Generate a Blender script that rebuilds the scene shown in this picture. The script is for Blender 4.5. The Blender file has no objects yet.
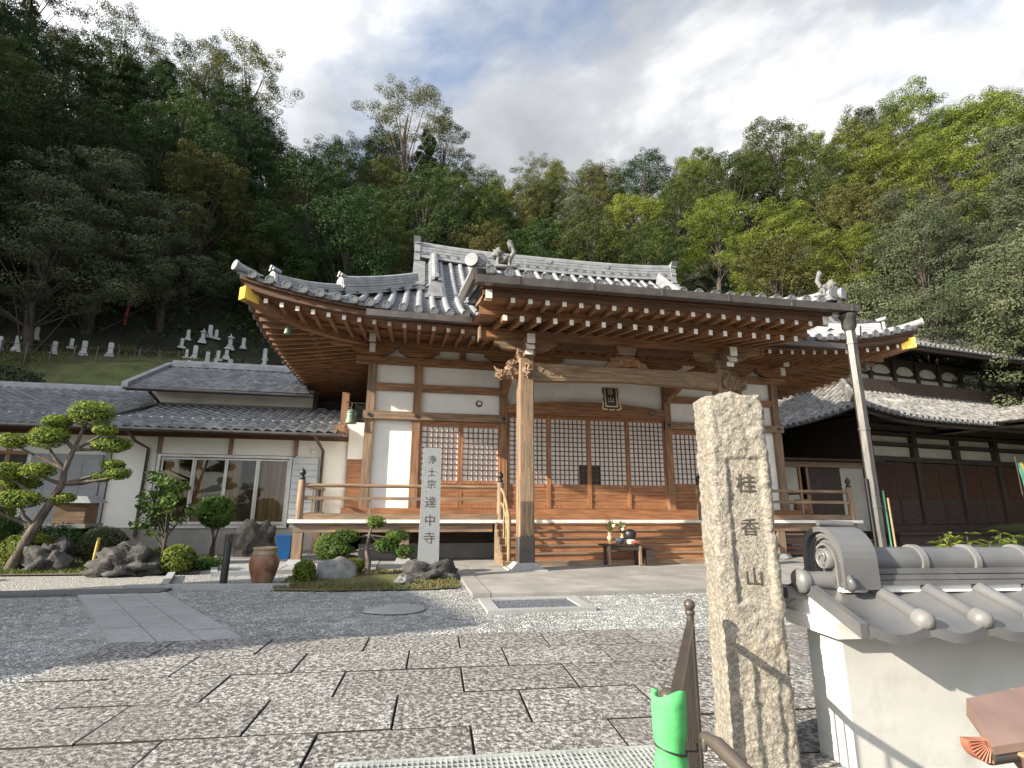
import bpy, bmesh, math, random
from mathutils import Vector, Matrix, noise
R = math.radians
rnd = random.Random(7)
scn = bpy.context.scene
col = scn.collection

# ------------------------------------------------------------------ camera
F, EYE = 527.0, 1.4
PITCH, YAW, ROLL = R(13.0), R(10.8), R(0.35)
cam = bpy.data.cameras.new("camera"); camo = bpy.data.objects.new("camera", cam); col.objects.link(camo)
cam.sensor_width = 36; cam.lens = F/1024*36; cam.clip_start = .05; cam.clip_end = 2000
fw = Vector((math.sin(YAW)*math.cos(PITCH), math.cos(YAW)*math.cos(PITCH), math.sin(PITCH)))
rt = Vector((math.cos(YAW), -math.sin(YAW), 0)); up = rt.cross(fw)
r2 = rt*math.cos(ROLL)+up*math.sin(ROLL); u2 = up*math.cos(ROLL)-rt*math.sin(ROLL)
camo.matrix_world = Matrix(((r2.x,u2.x,-fw.x,0),(r2.y,u2.y,-fw.y,0),(r2.z,u2.z,-fw.z,EYE),(0,0,0,1)))
scn.camera = camo
# ------------------------------------------------------------------ light
SUN_EL, SUN_AZ = R(24.5), R(-107.3)       # azimuth from +Y towards +X, where the sun stands
sd = Vector((math.sin(SUN_AZ)*math.cos(SUN_EL), math.cos(SUN_AZ)*math.cos(SUN_EL), math.sin(SUN_EL)))
sl = bpy.data.lights.new("sun", 'SUN'); sl.energy = 5.0; sl.angle = R(.55); sl.color = (1, .90, .74)
so = bpy.data.objects.new("sun", sl); col.objects.link(so); so.rotation_euler = (-sd).to_track_quat('-Z','Y').to_euler()
w = bpy.data.worlds.new("World"); scn.world = w; w.use_nodes = True
nt = w.node_tree; N = nt.nodes; L = nt.links; N.clear()
wo = N.new('ShaderNodeOutputWorld'); bg = N.new('ShaderNodeBackground')
sk = N.new('ShaderNodeTexSky'); sk.sky_type = 'NISHITA'; sk.sun_disc = False
sk.sun_elevation = SUN_EL; sk.sun_rotation = SUN_AZ; sk.air_density = 1.0; sk.dust_density = 1.2; sk.ozone_density = 1.5
tc = N.new('ShaderNodeTexCoord')
def wn(t, **k):
    n = N.new(t)
    for a, b in k.items():
        if a in n.inputs: n.inputs[a].default_value = b
        else: setattr(n, a, b)
    return n
# cloud layer: direction divided by its height = a flat ceiling of cloud
sep = N.new('ShaderNodeSeparateXYZ'); L.new(tc.outputs['Generated'], sep.inputs[0])
mx = wn('ShaderNodeMath', operation='MAXIMUM'); mx.inputs[1].default_value = .08; L.new(sep.outputs['Z'], mx.inputs[0])
ad = wn('ShaderNodeMath', operation='ADD'); ad.inputs[1].default_value = .25; L.new(mx.outputs[0], ad.inputs[0])
dv = []
for ax in 'XY':
    d = wn('ShaderNodeMath', operation='DIVIDE'); L.new(sep.outputs[ax], d.inputs[0]); L.new(ad.outputs[0], d.inputs[1]); dv.append(d)
cmb = N.new('ShaderNodeCombineXYZ'); L.new(dv[0].outputs[0], cmb.inputs[0]); L.new(dv[1].outputs[0], cmb.inputs[1])
cmb.inputs[2].default_value = 3.7
n1 = wn('ShaderNodeTexNoise', Scale=1.15, Detail=8, Roughness=.56, Distortion=.35); L.new(cmb.outputs[0], n1.inputs['Vector'])
n2 = wn('ShaderNodeTexNoise', Scale=1.9, Detail=6, Roughness=.55, Distortion=.2); 
mp2 = N.new('ShaderNodeMapping'); mp2.inputs['Location'].default_value = (4.2, 1.3, 0); L.new(cmb.outputs[0], mp2.inputs[0]); L.new(mp2.outputs[0], n2.inputs['Vector'])
cov = wn('ShaderNodeValToRGB'); cov.color_ramp.elements[0].position = .385; cov.color_ramp.elements[1].position = .50
L.new(n1.outputs[0], cov.inputs[0])
shd = wn('ShaderNodeValToRGB')
e = shd.color_ramp.elements; e[0].position = .39; e[0].color = (1.75,1.84,1.98,1); e[1].position = .60; e[1].color = (4.2,4.2,4.2,1)
k = e.new(.5); k.color = (2.4,2.48,2.6,1)
L.new(n2.outputs[0], shd.inputs[0])
mix = N.new('ShaderNodeMix'); mix.data_type = 'RGBA'
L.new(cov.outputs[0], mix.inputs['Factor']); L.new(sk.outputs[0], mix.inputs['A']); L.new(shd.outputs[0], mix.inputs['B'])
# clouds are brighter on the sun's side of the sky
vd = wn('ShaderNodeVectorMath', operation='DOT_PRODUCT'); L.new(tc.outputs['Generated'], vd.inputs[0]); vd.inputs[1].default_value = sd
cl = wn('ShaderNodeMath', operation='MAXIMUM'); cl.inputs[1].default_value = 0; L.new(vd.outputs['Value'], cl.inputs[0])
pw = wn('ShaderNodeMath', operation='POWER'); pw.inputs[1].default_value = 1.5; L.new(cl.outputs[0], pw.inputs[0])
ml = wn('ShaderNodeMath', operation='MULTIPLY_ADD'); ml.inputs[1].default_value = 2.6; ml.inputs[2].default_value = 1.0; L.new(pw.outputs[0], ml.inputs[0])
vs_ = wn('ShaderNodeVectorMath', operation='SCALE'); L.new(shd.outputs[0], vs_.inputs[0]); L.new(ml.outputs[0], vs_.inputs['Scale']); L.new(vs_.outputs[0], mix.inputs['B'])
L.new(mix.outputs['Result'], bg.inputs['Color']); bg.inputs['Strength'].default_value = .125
L.new(bg.outputs[0], wo.inputs['Surface'])
scn.view_settings.view_transform = 'Standard'; scn.view_settings.look = 'None'
scn.view_settings.gamma = 1; scn.view_settings.exposure = 1.25; scn.view_settings.use_curve_mapping = False
scn.cycles.max_bounces = 6; scn.cycles.transparent_max_bounces = 8; scn.cycles.use_denoising = True

# ------------------------------------------------------------------ materials
MAT = {}
def mat(name, c1, c2=None, scale=4, rough=.7, bump=0, bscale=20, stretch=(1,1,1), metal=0, kind='noise', detail=5,
        speck=None, vary=0, trans=0, bdist=.01, lo=.35, hi=.65, spec=.5, dirt=None):
    m = bpy.data.materials.new(name); m.use_nodes = True; t = m.node_tree; n = t.nodes; l = t.links
    b = n['Principled BSDF']; b.inputs['Roughness'].default_value = rough; b.inputs['Metallic'].default_value = metal
    b.inputs['Specular IOR Level'].default_value = spec
    tc = n.new('ShaderNodeTexCoord'); mp = n.new('ShaderNodeMapping'); mp.inputs['Scale'].default_value = stretch
    l.new(tc.outputs['Object'], mp.inputs[0])
    c2 = c2 or tuple(x*.7 for x in c1)
    if kind == 'vor':
        tx = n.new('ShaderNodeTexVoronoi'); tx.inputs['Scale'].default_value = scale; l.new(mp.outputs[0], tx.inputs['Vector'])
        sp = n.new('ShaderNodeSeparateColor'); l.new(tx.outputs['Color'], sp.inputs[0]); fac = sp.outputs[0]; dist = tx.outputs['Distance']
    else:
        tx = n.new('ShaderNodeTexNoise'); tx.inputs['Scale'].default_value = scale; tx.inputs['Detail'].default_value = detail
        l.new(mp.outputs[0], tx.inputs['Vector']); fac = tx.outputs[0]
    rp = n.new('ShaderNodeValToRGB'); rp.color_ramp.elements[0].position = lo; rp.color_ramp.elements[1].position = hi
    if kind == 'vor': rp.color_ramp.elements[0].position = 0; rp.color_ramp.elements[1].position = 1
    rp.color_ramp.elements[0].color = (*c2, 1); rp.color_ramp.elements[1].color = (*c1, 1); l.new(fac, rp.inputs[0])
    out = rp.outputs[0]
    if speck:                              # (scale, colour, amount)
        s2 = n.new('ShaderNodeTexNoise'); s2.inputs['Scale'].default_value = speck[0]; s2.inputs['Detail'].default_value = 3; l.new(tc.outputs['Object'], s2.inputs['Vector'])
        r3 = n.new('ShaderNodeValToRGB'); r3.color_ramp.elements[0].position = speck[2]-.06; r3.color_ramp.elements[1].position = speck[2]+.06
        l.new(s2.outputs[0], r3.inputs[0]); mm = n.new('ShaderNodeMix'); mm.data_type = 'RGBA'
        l.new(r3.outputs[0], mm.inputs['Factor']); l.new(out, mm.inputs['A']); mm.inputs['B'].default_value = (*speck[1], 1); out = mm.outputs['Result']
    if dirt:                               # (scale, colour, threshold) large weathering stains
        s2 = n.new('ShaderNodeTexNoise'); s2.inputs['Scale'].default_value = dirt[0]; s2.inputs['Detail'].default_value = 7; s2.inputs['Roughness'].default_value = .65; l.new(tc.outputs['Object'], s2.inputs['Vector'])
        r3 = n.new('ShaderNodeValToRGB'); r3.color_ramp.elements[0].position = dirt[2]-.1; r3.color_ramp.elements[1].position = dirt[2]+.14
        l.new(s2.outputs[0], r3.inputs[0]); mm = n.new('ShaderNodeMix'); mm.data_type = 'RGBA'
        l.new(r3.outputs[0], mm.inputs['Factor']); l.new(out, mm.inputs['A']); mm.inputs['B'].default_value = (*dirt[1], 1); out = mm.outputs['Result']
    if vary:                               # each object a little lighter or darker, warmer or colder
        oi = n.new('ShaderNodeObjectInfo'); hs = n.new('ShaderNodeHueSaturation')
        mr = n.new('ShaderNodeMapRange'); mr.inputs[3].default_value = 1-vary; mr.inputs[4].default_value = 1+vary; l.new(oi.outputs['Random'], mr.inputs[0])
        l.new(mr.outputs[0], hs.inputs['Value']); 
        ma = n.new('ShaderNodeMath'); ma.operation = 'MULTIPLY'; ma.inputs[1].default_value = 7.31; l.new(oi.outputs['Random'], ma.inputs[0])
        fr = n.new('ShaderNodeMath'); fr.operation = 'FRACT'; l.new(ma.outputs[0], fr.inputs[0])
        m3 = n.new('ShaderNodeMapRange'); m3.inputs[3].default_value = .5-.03*vary*2; m3.inputs[4].default_value = .5+.03*vary*2; l.new(fr.outputs[0], m3.inputs[0]); l.new(m3.outputs[0], hs.inputs['Hue'])
        l.new(out, hs.inputs['Color']); out = hs.outputs[0]
    l.new(out, b.inputs['Base Color'])
    if bump:
        if kind == 'vor' : h = dist; 
        else:
            bt = n.new('ShaderNodeTexNoise'); bt.inputs['Scale'].default_value = bscale; bt.inputs['Detail'].default_value = 6; bt.inputs['Roughness'].default_value = .6; l.new(mp.outputs[0], bt.inputs['Vector']); h = bt.outputs[0]
        bp = n.new('ShaderNodeBump'); bp.inputs['Strength'].default_value = abs(bump); bp.inputs['Distance'].default_value = bdist
        if kind == 'vor': bp.invert = True
        l.new(h, bp.inputs['Height']); l.new(bp.outputs[0], b.inputs['Normal'])
    if trans:
        tr = n.new('ShaderNodeBsdfTranslucent'); l.new(out, tr.inputs['Color']); ms = n.new('ShaderNodeMixShader'); ms.inputs[0].default_value = trans
        l.new(b.outputs[0], ms.inputs[1]); l.new(tr.outputs[0], ms.inputs[2]); l.new(ms.outputs[0], n['Material Output'].inputs['Surface'])
    MAT[name] = m; return m
GX, GY, GZ = (1.2,14,14), (14,1.2,14), (14,14,1.2)      # grain along X, Y, Z
for s_, g in (('x',GX),('y',GY),('z',GZ)):
    mat('wood_'+s_, (.345,.175,.082), (.135,.066,.032), 1.4, .62, .35, 5, g, dirt=(.9,(.20,.125,.075),.58), bdist=.006)
    mat('wood_grey_'+s_, (.31,.20,.118), (.135,.085,.052), 1.4, .7, .5, 5, g, dirt=(1.3,(.16,.12,.09),.56), bdist=.006)
    mat('wood_red_'+s_, (.36,.165,.072), (.20,.085,.038), 1.6, .55, .3, 5, g, dirt=(1.1,(.15,.06,.03),.62), bdist=.006)
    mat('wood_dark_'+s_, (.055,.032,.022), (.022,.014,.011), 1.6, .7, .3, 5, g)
mat('wood_deep', (.13,.062,.034), (.07,.033,.018), 2, .7, .3, 6, GX)
mat('plaster', (.82,.81,.79), (.75,.74,.71), 1.5, .85, .15, 60, dirt=(1.3,(.62,.60,.56),.66))
mat('plaster_cream', (.80,.78,.73), (.72,.70,.64), 1.2, .85, .15, 60, dirt=(1.0,(.60,.58,.52),.64))
mat('plaster_dull', (.42,.40,.34), (.34,.32,.27), 1.2, .85)
mat('wall_white', (.50,.50,.48), (.42,.42,.40), 2.2, .8, .25, 35, dirt=(2.6,(.33,.33,.30),.60), bdist=.004)
mat('white_paint', (.80,.78,.74), (.66,.63,.58), 6, .6)
mat('paper', (.78,.73,.69), (.70,.65,.61), 3, .9)
mat('tile', (.115,.12,.13), (.06,.064,.07), 5, .42, .25, 30, dirt=(1.4,(.08,.083,.088),.62), bdist=.004)
mat('tile_round', (.29,.297,.31), (.20,.206,.218), 4, .40, .25, 30, dirt=(2.2,(.11,.114,.118),.66), bdist=.004)
mat('tile_cap', (.16,.165,.175), (.07,.074,.08), 25, .5, .6, 40, bdist=.01)
mat('tile_house', (.20,.205,.22), (.07,.074,.082), 3.5, .38, .2, 30, dirt=(.8,(.10,.105,.115),.6))
mat('tile_old', (.20,.195,.185), (.055,.054,.053), 7, .6, .5, 14, dirt=(2,(.33,.32,.30),.62), bdist=.01)
mat('tile_near', (.128,.130,.134), (.082,.084,.088), 3, .36, .3, 60, dirt=(6,(.10,.097,.09),.63), bdist=.0015)
mat('tile_near_cap', (.17,.17,.17), (.115,.115,.116), 6, .42, .3, 60, dirt=(9,(.15,.145,.13),.62), bdist=.0015)
mat('gutter', (.115,.10,.092), (.07,.062,.058), 3, .38, .1, 20, metal=.35)
mat('downpipe', (.095,.092,.088), (.05,.048,.045), 4, .42, .2, 20, (3,3,.7), metal=.3)
mat('brown_metal', (.085,.068,.056), (.06,.05,.042), 5, .38, .1, 40, metal=.2)
mat('black', (.02,.02,.022), (.012,.012,.013), 4, .45)
mat('gold', (.85,.58,.10), (.70,.43,.06), 9, .35, .3, 30, metal=.65)
mat('gilt', (.62,.47,.27), (.40,.28,.14), 20, .5, metal=.3)
mat('bronze', (.19,.26,.20), (.10,.14,.11), 9, .55, .3, 20, metal=.4)
mat('granite', (.31,.325,.33), (.20,.21,.22), 55, .7, .5, 60, speck=(160,(.16,.165,.17),.56), bdist=.003)
for i_, (a_, b_, d_) in enumerate((((.45,.44,.425),(.10,.096,.092),(.21,.19,.175)), ((.41,.395,.38),(.095,.09,.086),(.22,.185,.172)), ((.49,.485,.47),(.12,.116,.112),(.24,.22,.205)))):
    mat('granite_path%d'%i_, a_, b_, 26+3*i_, .62, 1, 30, speck=(60,(.06,.055,.05),.60), dirt=(.9,(.20,.185,.175),.60), bdist=.06, lo=.42, hi=.60)
mat('granite_step', (.34,.345,.345), (.23,.235,.235), 40, .8, .4, 60, dirt=(.8,(.22,.22,.215),.55), bdist=.004)
mat('pillar_rock', (.335,.305,.25), (.165,.15,.125), 48, .75, 1, 75, speck=(170,(.15,.14,.125),.60), dirt=(4,(.30,.235,.15),.66), bdist=.012)
mat('concrete', (.29,.28,.262), (.21,.203,.19), 1.6, .85, .3, 70, dirt=(.7,(.17,.165,.155),.58), bdist=.003)
mat('asphalt', (.12,.12,.125), (.07,.07,.075), 40, .85, .5, 90, bdist=.004)
mat('earth', (.12,.095,.065), (.06,.05,.035), 2, .95, .8, 12)
mat('gravel', (.34,.338,.325), (.12,.125,.125), 34, .85, 1, kind='vor', bdist=.03, dirt=(.5,(.36,.385,.38),.55))
mat('gravel_pale', (.38,.37,.34), (.18,.175,.16), 40, .85, 1, kind='vor', bdist=.02)
mat('pebble', (.50,.495,.475), (.17,.17,.17), 6, .7, detail=2, lo=.42, hi=.58)
mat('dark_gravel', (.16,.18,.21), (.05,.055,.07), 40, .6, 1, kind='vor', bdist=.02)
mat('joint_dirt', (.04,.036,.03), (.02,.018,.015), 20, .95)
mat('rock', (.075,.07,.066), (.022,.02,.02), 5, .85, 1, 14, bdist=.05, dirt=(3,(.13,.125,.115),.62))
mat('rock_pale', (.20,.20,.195), (.12,.12,.118), 6, .85, .8, 20, bdist=.02)
mat('moss', (.10,.125,.035), (.14,.10,.045), 3, .95, 1, 60, bdist=.02)
mat('grass_bank', (.14,.155,.045), (.07,.085,.026), 1.2, .95, 1, 18, bdist=.1, dirt=(.35,(.12,.10,.05),.56))
mat('forest_floor', (.032,.036,.016), (.014,.015,.009), .8, .95, 1, 5, bdist=.2)
mat('bark', (.085,.068,.054), (.04,.032,.026), 5, .9, .8, 14, (3,3,.7), bdist=.03)
mat('bark_pale', (.15,.12,.095), (.06,.048,.038), 6, .9, .8, 16, (3,3,.7), bdist=.02)
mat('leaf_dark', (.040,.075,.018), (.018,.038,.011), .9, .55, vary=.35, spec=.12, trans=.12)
mat('leaf_mid', (.080,.108,.028), (.034,.054,.015), .9, .55, vary=.3, spec=.12, trans=.25)
mat('leaf_bright', (.175,.205,.034), (.07,.095,.018), .9, .55, vary=.25, spec=.12, trans=.3)
mat('leaf_grey', (.125,.145,.078), (.055,.072,.038), .9, .5, vary=.25, spec=.12, trans=.2)
mat('leaf_olive', (.135,.138,.040), (.062,.07,.022), .9, .55, vary=.25, spec=.12, trans=.25)
mat('leaf_shrub', (.11,.165,.036), (.045,.08,.018), 5, .5, vary=.3, spec=.12, trans=.25)
mat('leaf_pine', (.27,.33,.055), (.09,.14,.03), 3.5, .55, spec=.12, trans=.25)
mat('leaf_yellow', (.21,.25,.045), (.09,.125,.025), 4, .5, spec=.12, trans=.35)
mat('terracotta', (.26,.115,.06), (.12,.055,.035), 6, .45, .3, 18, dirt=(3,(.24,.19,.12),.58))
mat('jar_rim', (.34,.27,.17), (.22,.17,.10), 8, .5, .2, 20)
mat('green_foam', (.10,.46,.15), (.06,.34,.10), 14, .75, .6, 45, bdist=.003)
mat('copper_brown', (.21,.14,.115), (.16,.105,.088), 5, .4, .1, 60, dirt=(9,(.17,.11,.09),.66))
mat('copper_red', (.48,.20,.125), (.30,.11,.07), 9, .42, .2, 50)
mat('glass_dark', (.045,.04,.036), (.02,.018,.016), 1.3, .05, spec=.9)
mat('room', (.38,.27,.18), (.28,.19,.12), 2, .9)
mat('curtain', (.55,.34,.18), (.36,.20,.10), 3, .8, stretch=(5,1,.3))
mat('aluminium', (.55,.54,.51), (.45,.44,.42), 3, .4, metal=.4)
mat('panel_grey', (.50,.53,.55), (.42,.45,.47), 3, .6)
mat('shutter_grey', (.27,.29,.30), (.22,.235,.245), 3, .5)
mat('galvanised', (.55,.58,.56), (.40,.43,.42), 8, .45, metal=.4)
mat('grave_stone', (.50,.51,.50), (.34,.35,.345), 6, .75, .3, 30, vary=.15)
mat('ink', (.06,.05,.042), (.03,.026,.022), 8, .8)
mat('blue', (.02,.20,.52), (.015,.15,.42), 3, .4)
mat('yellow', (.55,.40,.10), (.42,.30,.07), 8, .6)
mat('green_paint', (.05,.22,.13), (.03,.15,.09), 5, .5)
mat('red_paint', (.35,.03,.02), (.22,.02,.015), 5, .5)
mat('bamboo', (.30,.22,.12), (.20,.14,.07), 5, .55)
mat('flower_white', (.78,.72,.62), (.7,.6,.5), 9, .7)
mat('flower_red', (.65,.10,.07), (.5,.06,.05), 9, .7)
mat('banner_green', (.10,.35,.28), (.06,.25,.2), 3, .8)
mat('banner_yellow', (.62,.50,.12), (.5,.38,.08), 3, .8)
mat('banner_purple', (.28,.07,.20), (.2,.05,.15), 3, .8)

m_ = bpy.data.materials.new('window_glass'); m_.use_nodes = True; n_ = m_.node_tree.nodes; l_ = m_.node_tree.links
gl_ = n_.new('ShaderNodeBsdfGlossy'); gl_.inputs['Roughness'].default_value = .02; tp_ = n_.new('ShaderNodeBsdfTransparent'); tp_.inputs['Color'].default_value = (.82,.84,.82,1)
fr_ = n_.new('ShaderNodeFresnel'); fr_.inputs[0].default_value = 1.5; mx_ = n_.new('ShaderNodeMixShader'); mm_ = n_.new('ShaderNodeMath'); mm_.operation = 'ADD'; mm_.inputs[1].default_value = .0
l_.new(fr_.outputs[0], mm_.inputs[0]); l_.new(mm_.outputs[0], mx_.inputs[0]); l_.new(tp_.outputs[0], mx_.inputs[1]); l_.new(gl_.outputs[0], mx_.inputs[2]); l_.new(mx_.outputs[0], n_['Material Output'].inputs['Surface']); MAT['window_glass'] = m_

# ------------------------------------------------------------------ mesh helpers
class MB:
    def __init__(s): s.v = []; s.f = []; s.mi = []; s.m = 0; s.sm = []; s.smooth = False
    def add(s, vs, fs):
        b = len(s.v); s.v += [tuple(v) for v in vs]
        for f in fs: s.f.append(tuple(i+b for i in f)); s.mi.append(s.m); s.sm.append(s.smooth)
    def box(s, x0, x1, y0, y1, z0, z1):
        s.hexa([(x0,y0,z0),(x1,y0,z0),(x1,y1,z0),(x0,y1,z0),(x0,y0,z1),(x1,y0,z1),(x1,y1,z1),(x0,y1,z1)]); return s
    def hexa(s, p): s.add(p, [(3,2,1,0),(4,5,6,7),(0,1,5,4),(1,2,6,5),(2,3,7,6),(3,0,4,7)]); return s
    def bar(s, p, q, w_, h, upv=(0,0,1)):
        p = Vector(p); q = Vector(q); d = (q-p).normalized(); sd_ = d.cross(Vector(upv)).normalized(); u = sd_.cross(d)
        a = sd_*w_/2; b = u*h/2
        s.hexa([p-a-b, p+a-b, q+a-b, q-a-b, p-a+b, p+a+b, q+a+b, q-a+b]); return s
    def tube(s, path, r, n=8, cap=True, arc=None):
        P = [Vector(p) for p in path]; rr = r if isinstance(r, (list,tuple)) else [r]*len(P)
        ref = None; rings = []
        for i, p in enumerate(P):
            d = (P[min(i+1,len(P)-1)]-P[max(i-1,0)]).normalized()
            if ref is None: ref = Vector((0,0,1)) if abs(d.z) < .9 else Vector((1,0,0))
            a = d.cross(ref).normalized(); b = a.cross(d).normalized(); ref = b
            rings.append([p + a*rr[i]*math.cos(2*math.pi*k/n) + b*rr[i]*math.sin(2*math.pi*k/n) for k in range(n)])
        vs = [x for g in rings for x in g]; fs = []
        for i in range(len(P)-1):
            for k in range(n):
                a0 = i*n+k; a1 = i*n+(k+1)%n; fs.append((a0, a0+n, a1+n, a1))
        sm = s.smooth; s.smooth = True; b = len(s.v); s.add(vs, fs); s.smooth = False
        if cap:
            for f in (tuple(range(n)), tuple(reversed([(len(P)-1)*n+k for k in range(n)]))): s.add([vs[i] for i in f], [tuple(range(n))])
        s.smooth = sm; return s
    def lathe(s, prof, c, n=16, axis='z', M=None):
        c = Vector(c); vs = []; fs = []
        for r, h in prof:
            for k in range(n):
                a = 2*math.pi*k/n; v = Vector((r*math.cos(a), r*math.sin(a), h))
                if axis == 'y': v = Vector((v.x, v.z, -v.y))
                if axis == 'x': v = Vector((v.z, v.x, v.y))
                if M: v = M @ v
                vs.append(c+v)
        for i in range(len(prof)-1):
            for k in range(n): fs.append((i*n+k, i*n+(k+1)%n, (i+1)*n+(k+1)%n, (i+1)*n+k))
        sm = s.smooth; s.smooth = True; s.add(vs, fs); s.smooth = False
        for f in (tuple(reversed(range(n))), tuple((len(prof)-1)*n+k for k in range(n))): s.add([vs[i] for i in f], [tuple(range(n))])
        s.smooth = sm; return s
    def prism(s, poly, o, ux, uy, depth):
        """polygon in the plane o + a*ux + b*uy, extruded by the vector depth"""
        o, ux, uy, depth = Vector(o), Vector(ux), Vector(uy), Vector(depth); n = len(poly)
        a = [o+ux*x+uy*y for x, y in poly]; b = [p+depth for p in a]
        s.add(a+b, [tuple(range(n)), tuple(reversed(range(n, 2*n)))]+[(i, i+n, (i+1)%n+n, (i+1)%n) for i in range(n)]); return s
    def sweep(s, path, prof):
        """closed profile (side, height) carried along a path; side is horizontal, to the left of travel"""
        P = [Vector(p) for p in path]; n = len(prof); vs = []; fs = []
        for i, p in enumerate(P):
            d = (P[min(i+1,len(P)-1)]-P[max(i-1,0)]); d.z = 0; d.normalize(); sd_ = Vector((-d.y, d.x, 0))
            vs += [p+sd_*a+Vector((0,0,b)) for a, b in prof]
        for i in range(len(P)-1):
            for k in range(n): fs.append((i*n+k, i*n+(k+1)%n, (i+1)*n+(k+1)%n, (i+1)*n+k))
        fs.append(tuple(reversed(range(n)))); fs.append(tuple((len(P)-1)*n+k for k in range(n)))
        s.add(vs, fs); return s
    def blob(s, c, rad, amp=.1, sub=3, fr=2.0, seed=0, flat=None):
        bm = bmesh.new(); bmesh.ops.create_icosphere(bm, subdivisions=sub, radius=1); o = Vector((seed*3.1, seed*1.7, seed))
        vs = []
        for v in bm.verts:
            p = v.co; k = 1+amp*noise.noise(p*fr+o)*2+amp*.5*noise.noise(p*fr*2.7+o)*2
            q = Vector((p.x*rad[0]*k, p.y*rad[1]*k, p.z*rad[2]*k))
            if flat is not None and q.z < flat: q.z = flat
            vs.append(Vector(c)+q)
        s.add(vs, [tuple(v.index for v in f.verts) for f in bm.faces]); bm.free(); return s
    def leaves(s, c, rad, n, size, shell=.55, up_=.25, rg=None, coh=.85):
        rg = rg or rnd; c = Vector(c)
        for _ in range(n):
            z = rg.uniform(-1,1); a = rg.uniform(0, 6.283); q = math.sqrt(1-z*z); d = Vector((q*math.cos(a), q*math.sin(a), z))
            k = shell+(1-shell)*rg.random()**.6; p = c+Vector((d.x*rad[0]*k, d.y*rad[1]*k, d.z*rad[2]*k))
            nn = (d+Vector((rg.uniform(-1,1), rg.uniform(-1,1), rg.uniform(-1,1)+up_))*coh).normalized()
            t = nn.orthogonal().normalized(); b = nn.cross(t); a2 = rg.uniform(0,6.283)
            u = (t*math.cos(a2)+b*math.sin(a2)); w_ = nn.cross(u); sz = size*rg.uniform(.6,1.25)
            s.add([p-u*sz*.5, p+w_*sz*.27+nn*sz*.05, p+u*sz*.5, p-w_*sz*.27+nn*sz*.05], [(0,1,2,3)])
        return s
    def build(s, name, mats, parent=None, smooth=None):
        me = bpy.data.meshes.new(name); me.from_pydata(s.v, [], s.f)
        for m in (mats if isinstance(mats, (list,tuple)) else [mats]): me.materials.append(MAT[m] if isinstance(m, str) else m)
        me.polygons.foreach_set('material_index', s.mi)
        me.polygons.foreach_set('use_smooth', [True]*len(s.f) if smooth else s.sm)
        me.update()
        o = bpy.data.objects.new(name, me); col.objects.link(o)
        if parent: o.parent = parent
        return o
def tag(o, label=None, cat=None, group=None, kind=None):
    if label: o['label'] = label
    if cat: o['category'] = cat
    if group: o['group'] = group
    if kind: o['kind'] = kind
    return o
def thing(name, label, cat, loc=(0,0,0), rz=0, group=None):
    o = bpy.data.objects.new(name, None); col.objects.link(o); o.location = loc; o.rotation_euler.z = rz
    o.empty_display_size = .2
    return tag(o, label, cat, group)
def recenter(o, c):
    """move a mesh object's origin to c without moving the mesh"""
    c = Vector(c); o.data.transform(Matrix.Translation(-c)); o.location = Vector(o.location)+c; return o
def copy_tree(o, parent=None):
    c = o.copy(); col.objects.link(c); c.parent = parent
    for ch in list(o.children): copy_tree(ch, c)
    return c
def text(body, size, M, mat_, name, parent=None, ext=.002, thin=0.):
    cu = bpy.data.curves.new(name, 'FONT'); cu.body = body; cu.size = size; cu.extrude = ext; cu.offset = thin; cu.align_x = 'CENTER'; cu.align_y = 'CENTER'; cu.resolution_u = 3
    t = bpy.data.objects.new(name+'_tmp', cu); col.objects.link(t); bpy.context.view_layer.update()
    me = bpy.data.meshes.new_from_object(t.evaluated_get(bpy.context.evaluated_depsgraph_get())); bpy.data.objects.remove(t)
    me.name = name; me.materials.clear(); me.materials.append(MAT[mat_]); me.transform(M)
    o = bpy.data.objects.new(name, me); col.objects.link(o)
    if parent: o.parent = parent
    return o
def frame(o, ux, uy, uz=None):
    o, ux, uy = Vector(o), Vector(ux).normalized(), Vector(uy).normalized(); uz = ux.cross(uy)
    return Matrix(((ux.x,uy.x,uz.x,o.x),(ux.y,uy.y,uz.y,o.y),(ux.z,uy.z,uz.z,o.z),(0,0,0,1)))
def lerp_tab(t, x):
    if x <= t[0][0]: return t[0][1]
    for (a, b), (c, d) in zip(t, t[1:]):
        if x <= c: return b+(d-b)*(x-a)/(c-a)
    return t[-1][1]

# ------------------------------------------------------------------ ground and hill
CREST = [(-100,.0),(-94,.0),(-88,.25),(-80,.58),(-60,.72),(-39.8,.764),(-32.8,.745),(-24.4,.755),(-20,.78),(-16,.66),(-12.1,.67),(-8.7,.70),(-3.4,.76),(1.5,.76),(6.7,.66),(11.6,.69),
         (16.6,.72),(26,.70),(33,.71),(39,.71),(47.4,.675),(51.5,.67),(55.7,.64),(60,.61),(75,.5),(110,.2),(120,0)]
G24 = [(-97,0),(-90,3.2),(-40,3.2),(-33,3.4),(-27,4.0),(-20,3.8),(-13,2.6),(-6,1.0),(0,0),(120,0)]
G34 = [(-97,0),(-92,7.5),(-34,8.6),(-28,9.0),(-20,9.6),(-10,8.5),(-3,5),(10,2),(30,.6),(60,.3),(110,0),(120,0)]
def hill(az, d):
    c = lerp_tab(CREST, az)*62+1.4-9.5; c = max(c, 0)
    if c <= 0: return 0.
    a = lerp_tab(G24, az); b = lerp_tab(G34, az); b = min(b, c)
    t = [(19.5,0),(24,a),(34,b),(38,b+.2+(c-b)*.14),(62,c),(80,c*.97),(120,c*.5),(200,0)]
    return lerp_tab(t, d)
def gz(x, y):
    return hill(math.degrees(math.atan2(x, y)), math.hypot(x, y))
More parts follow.
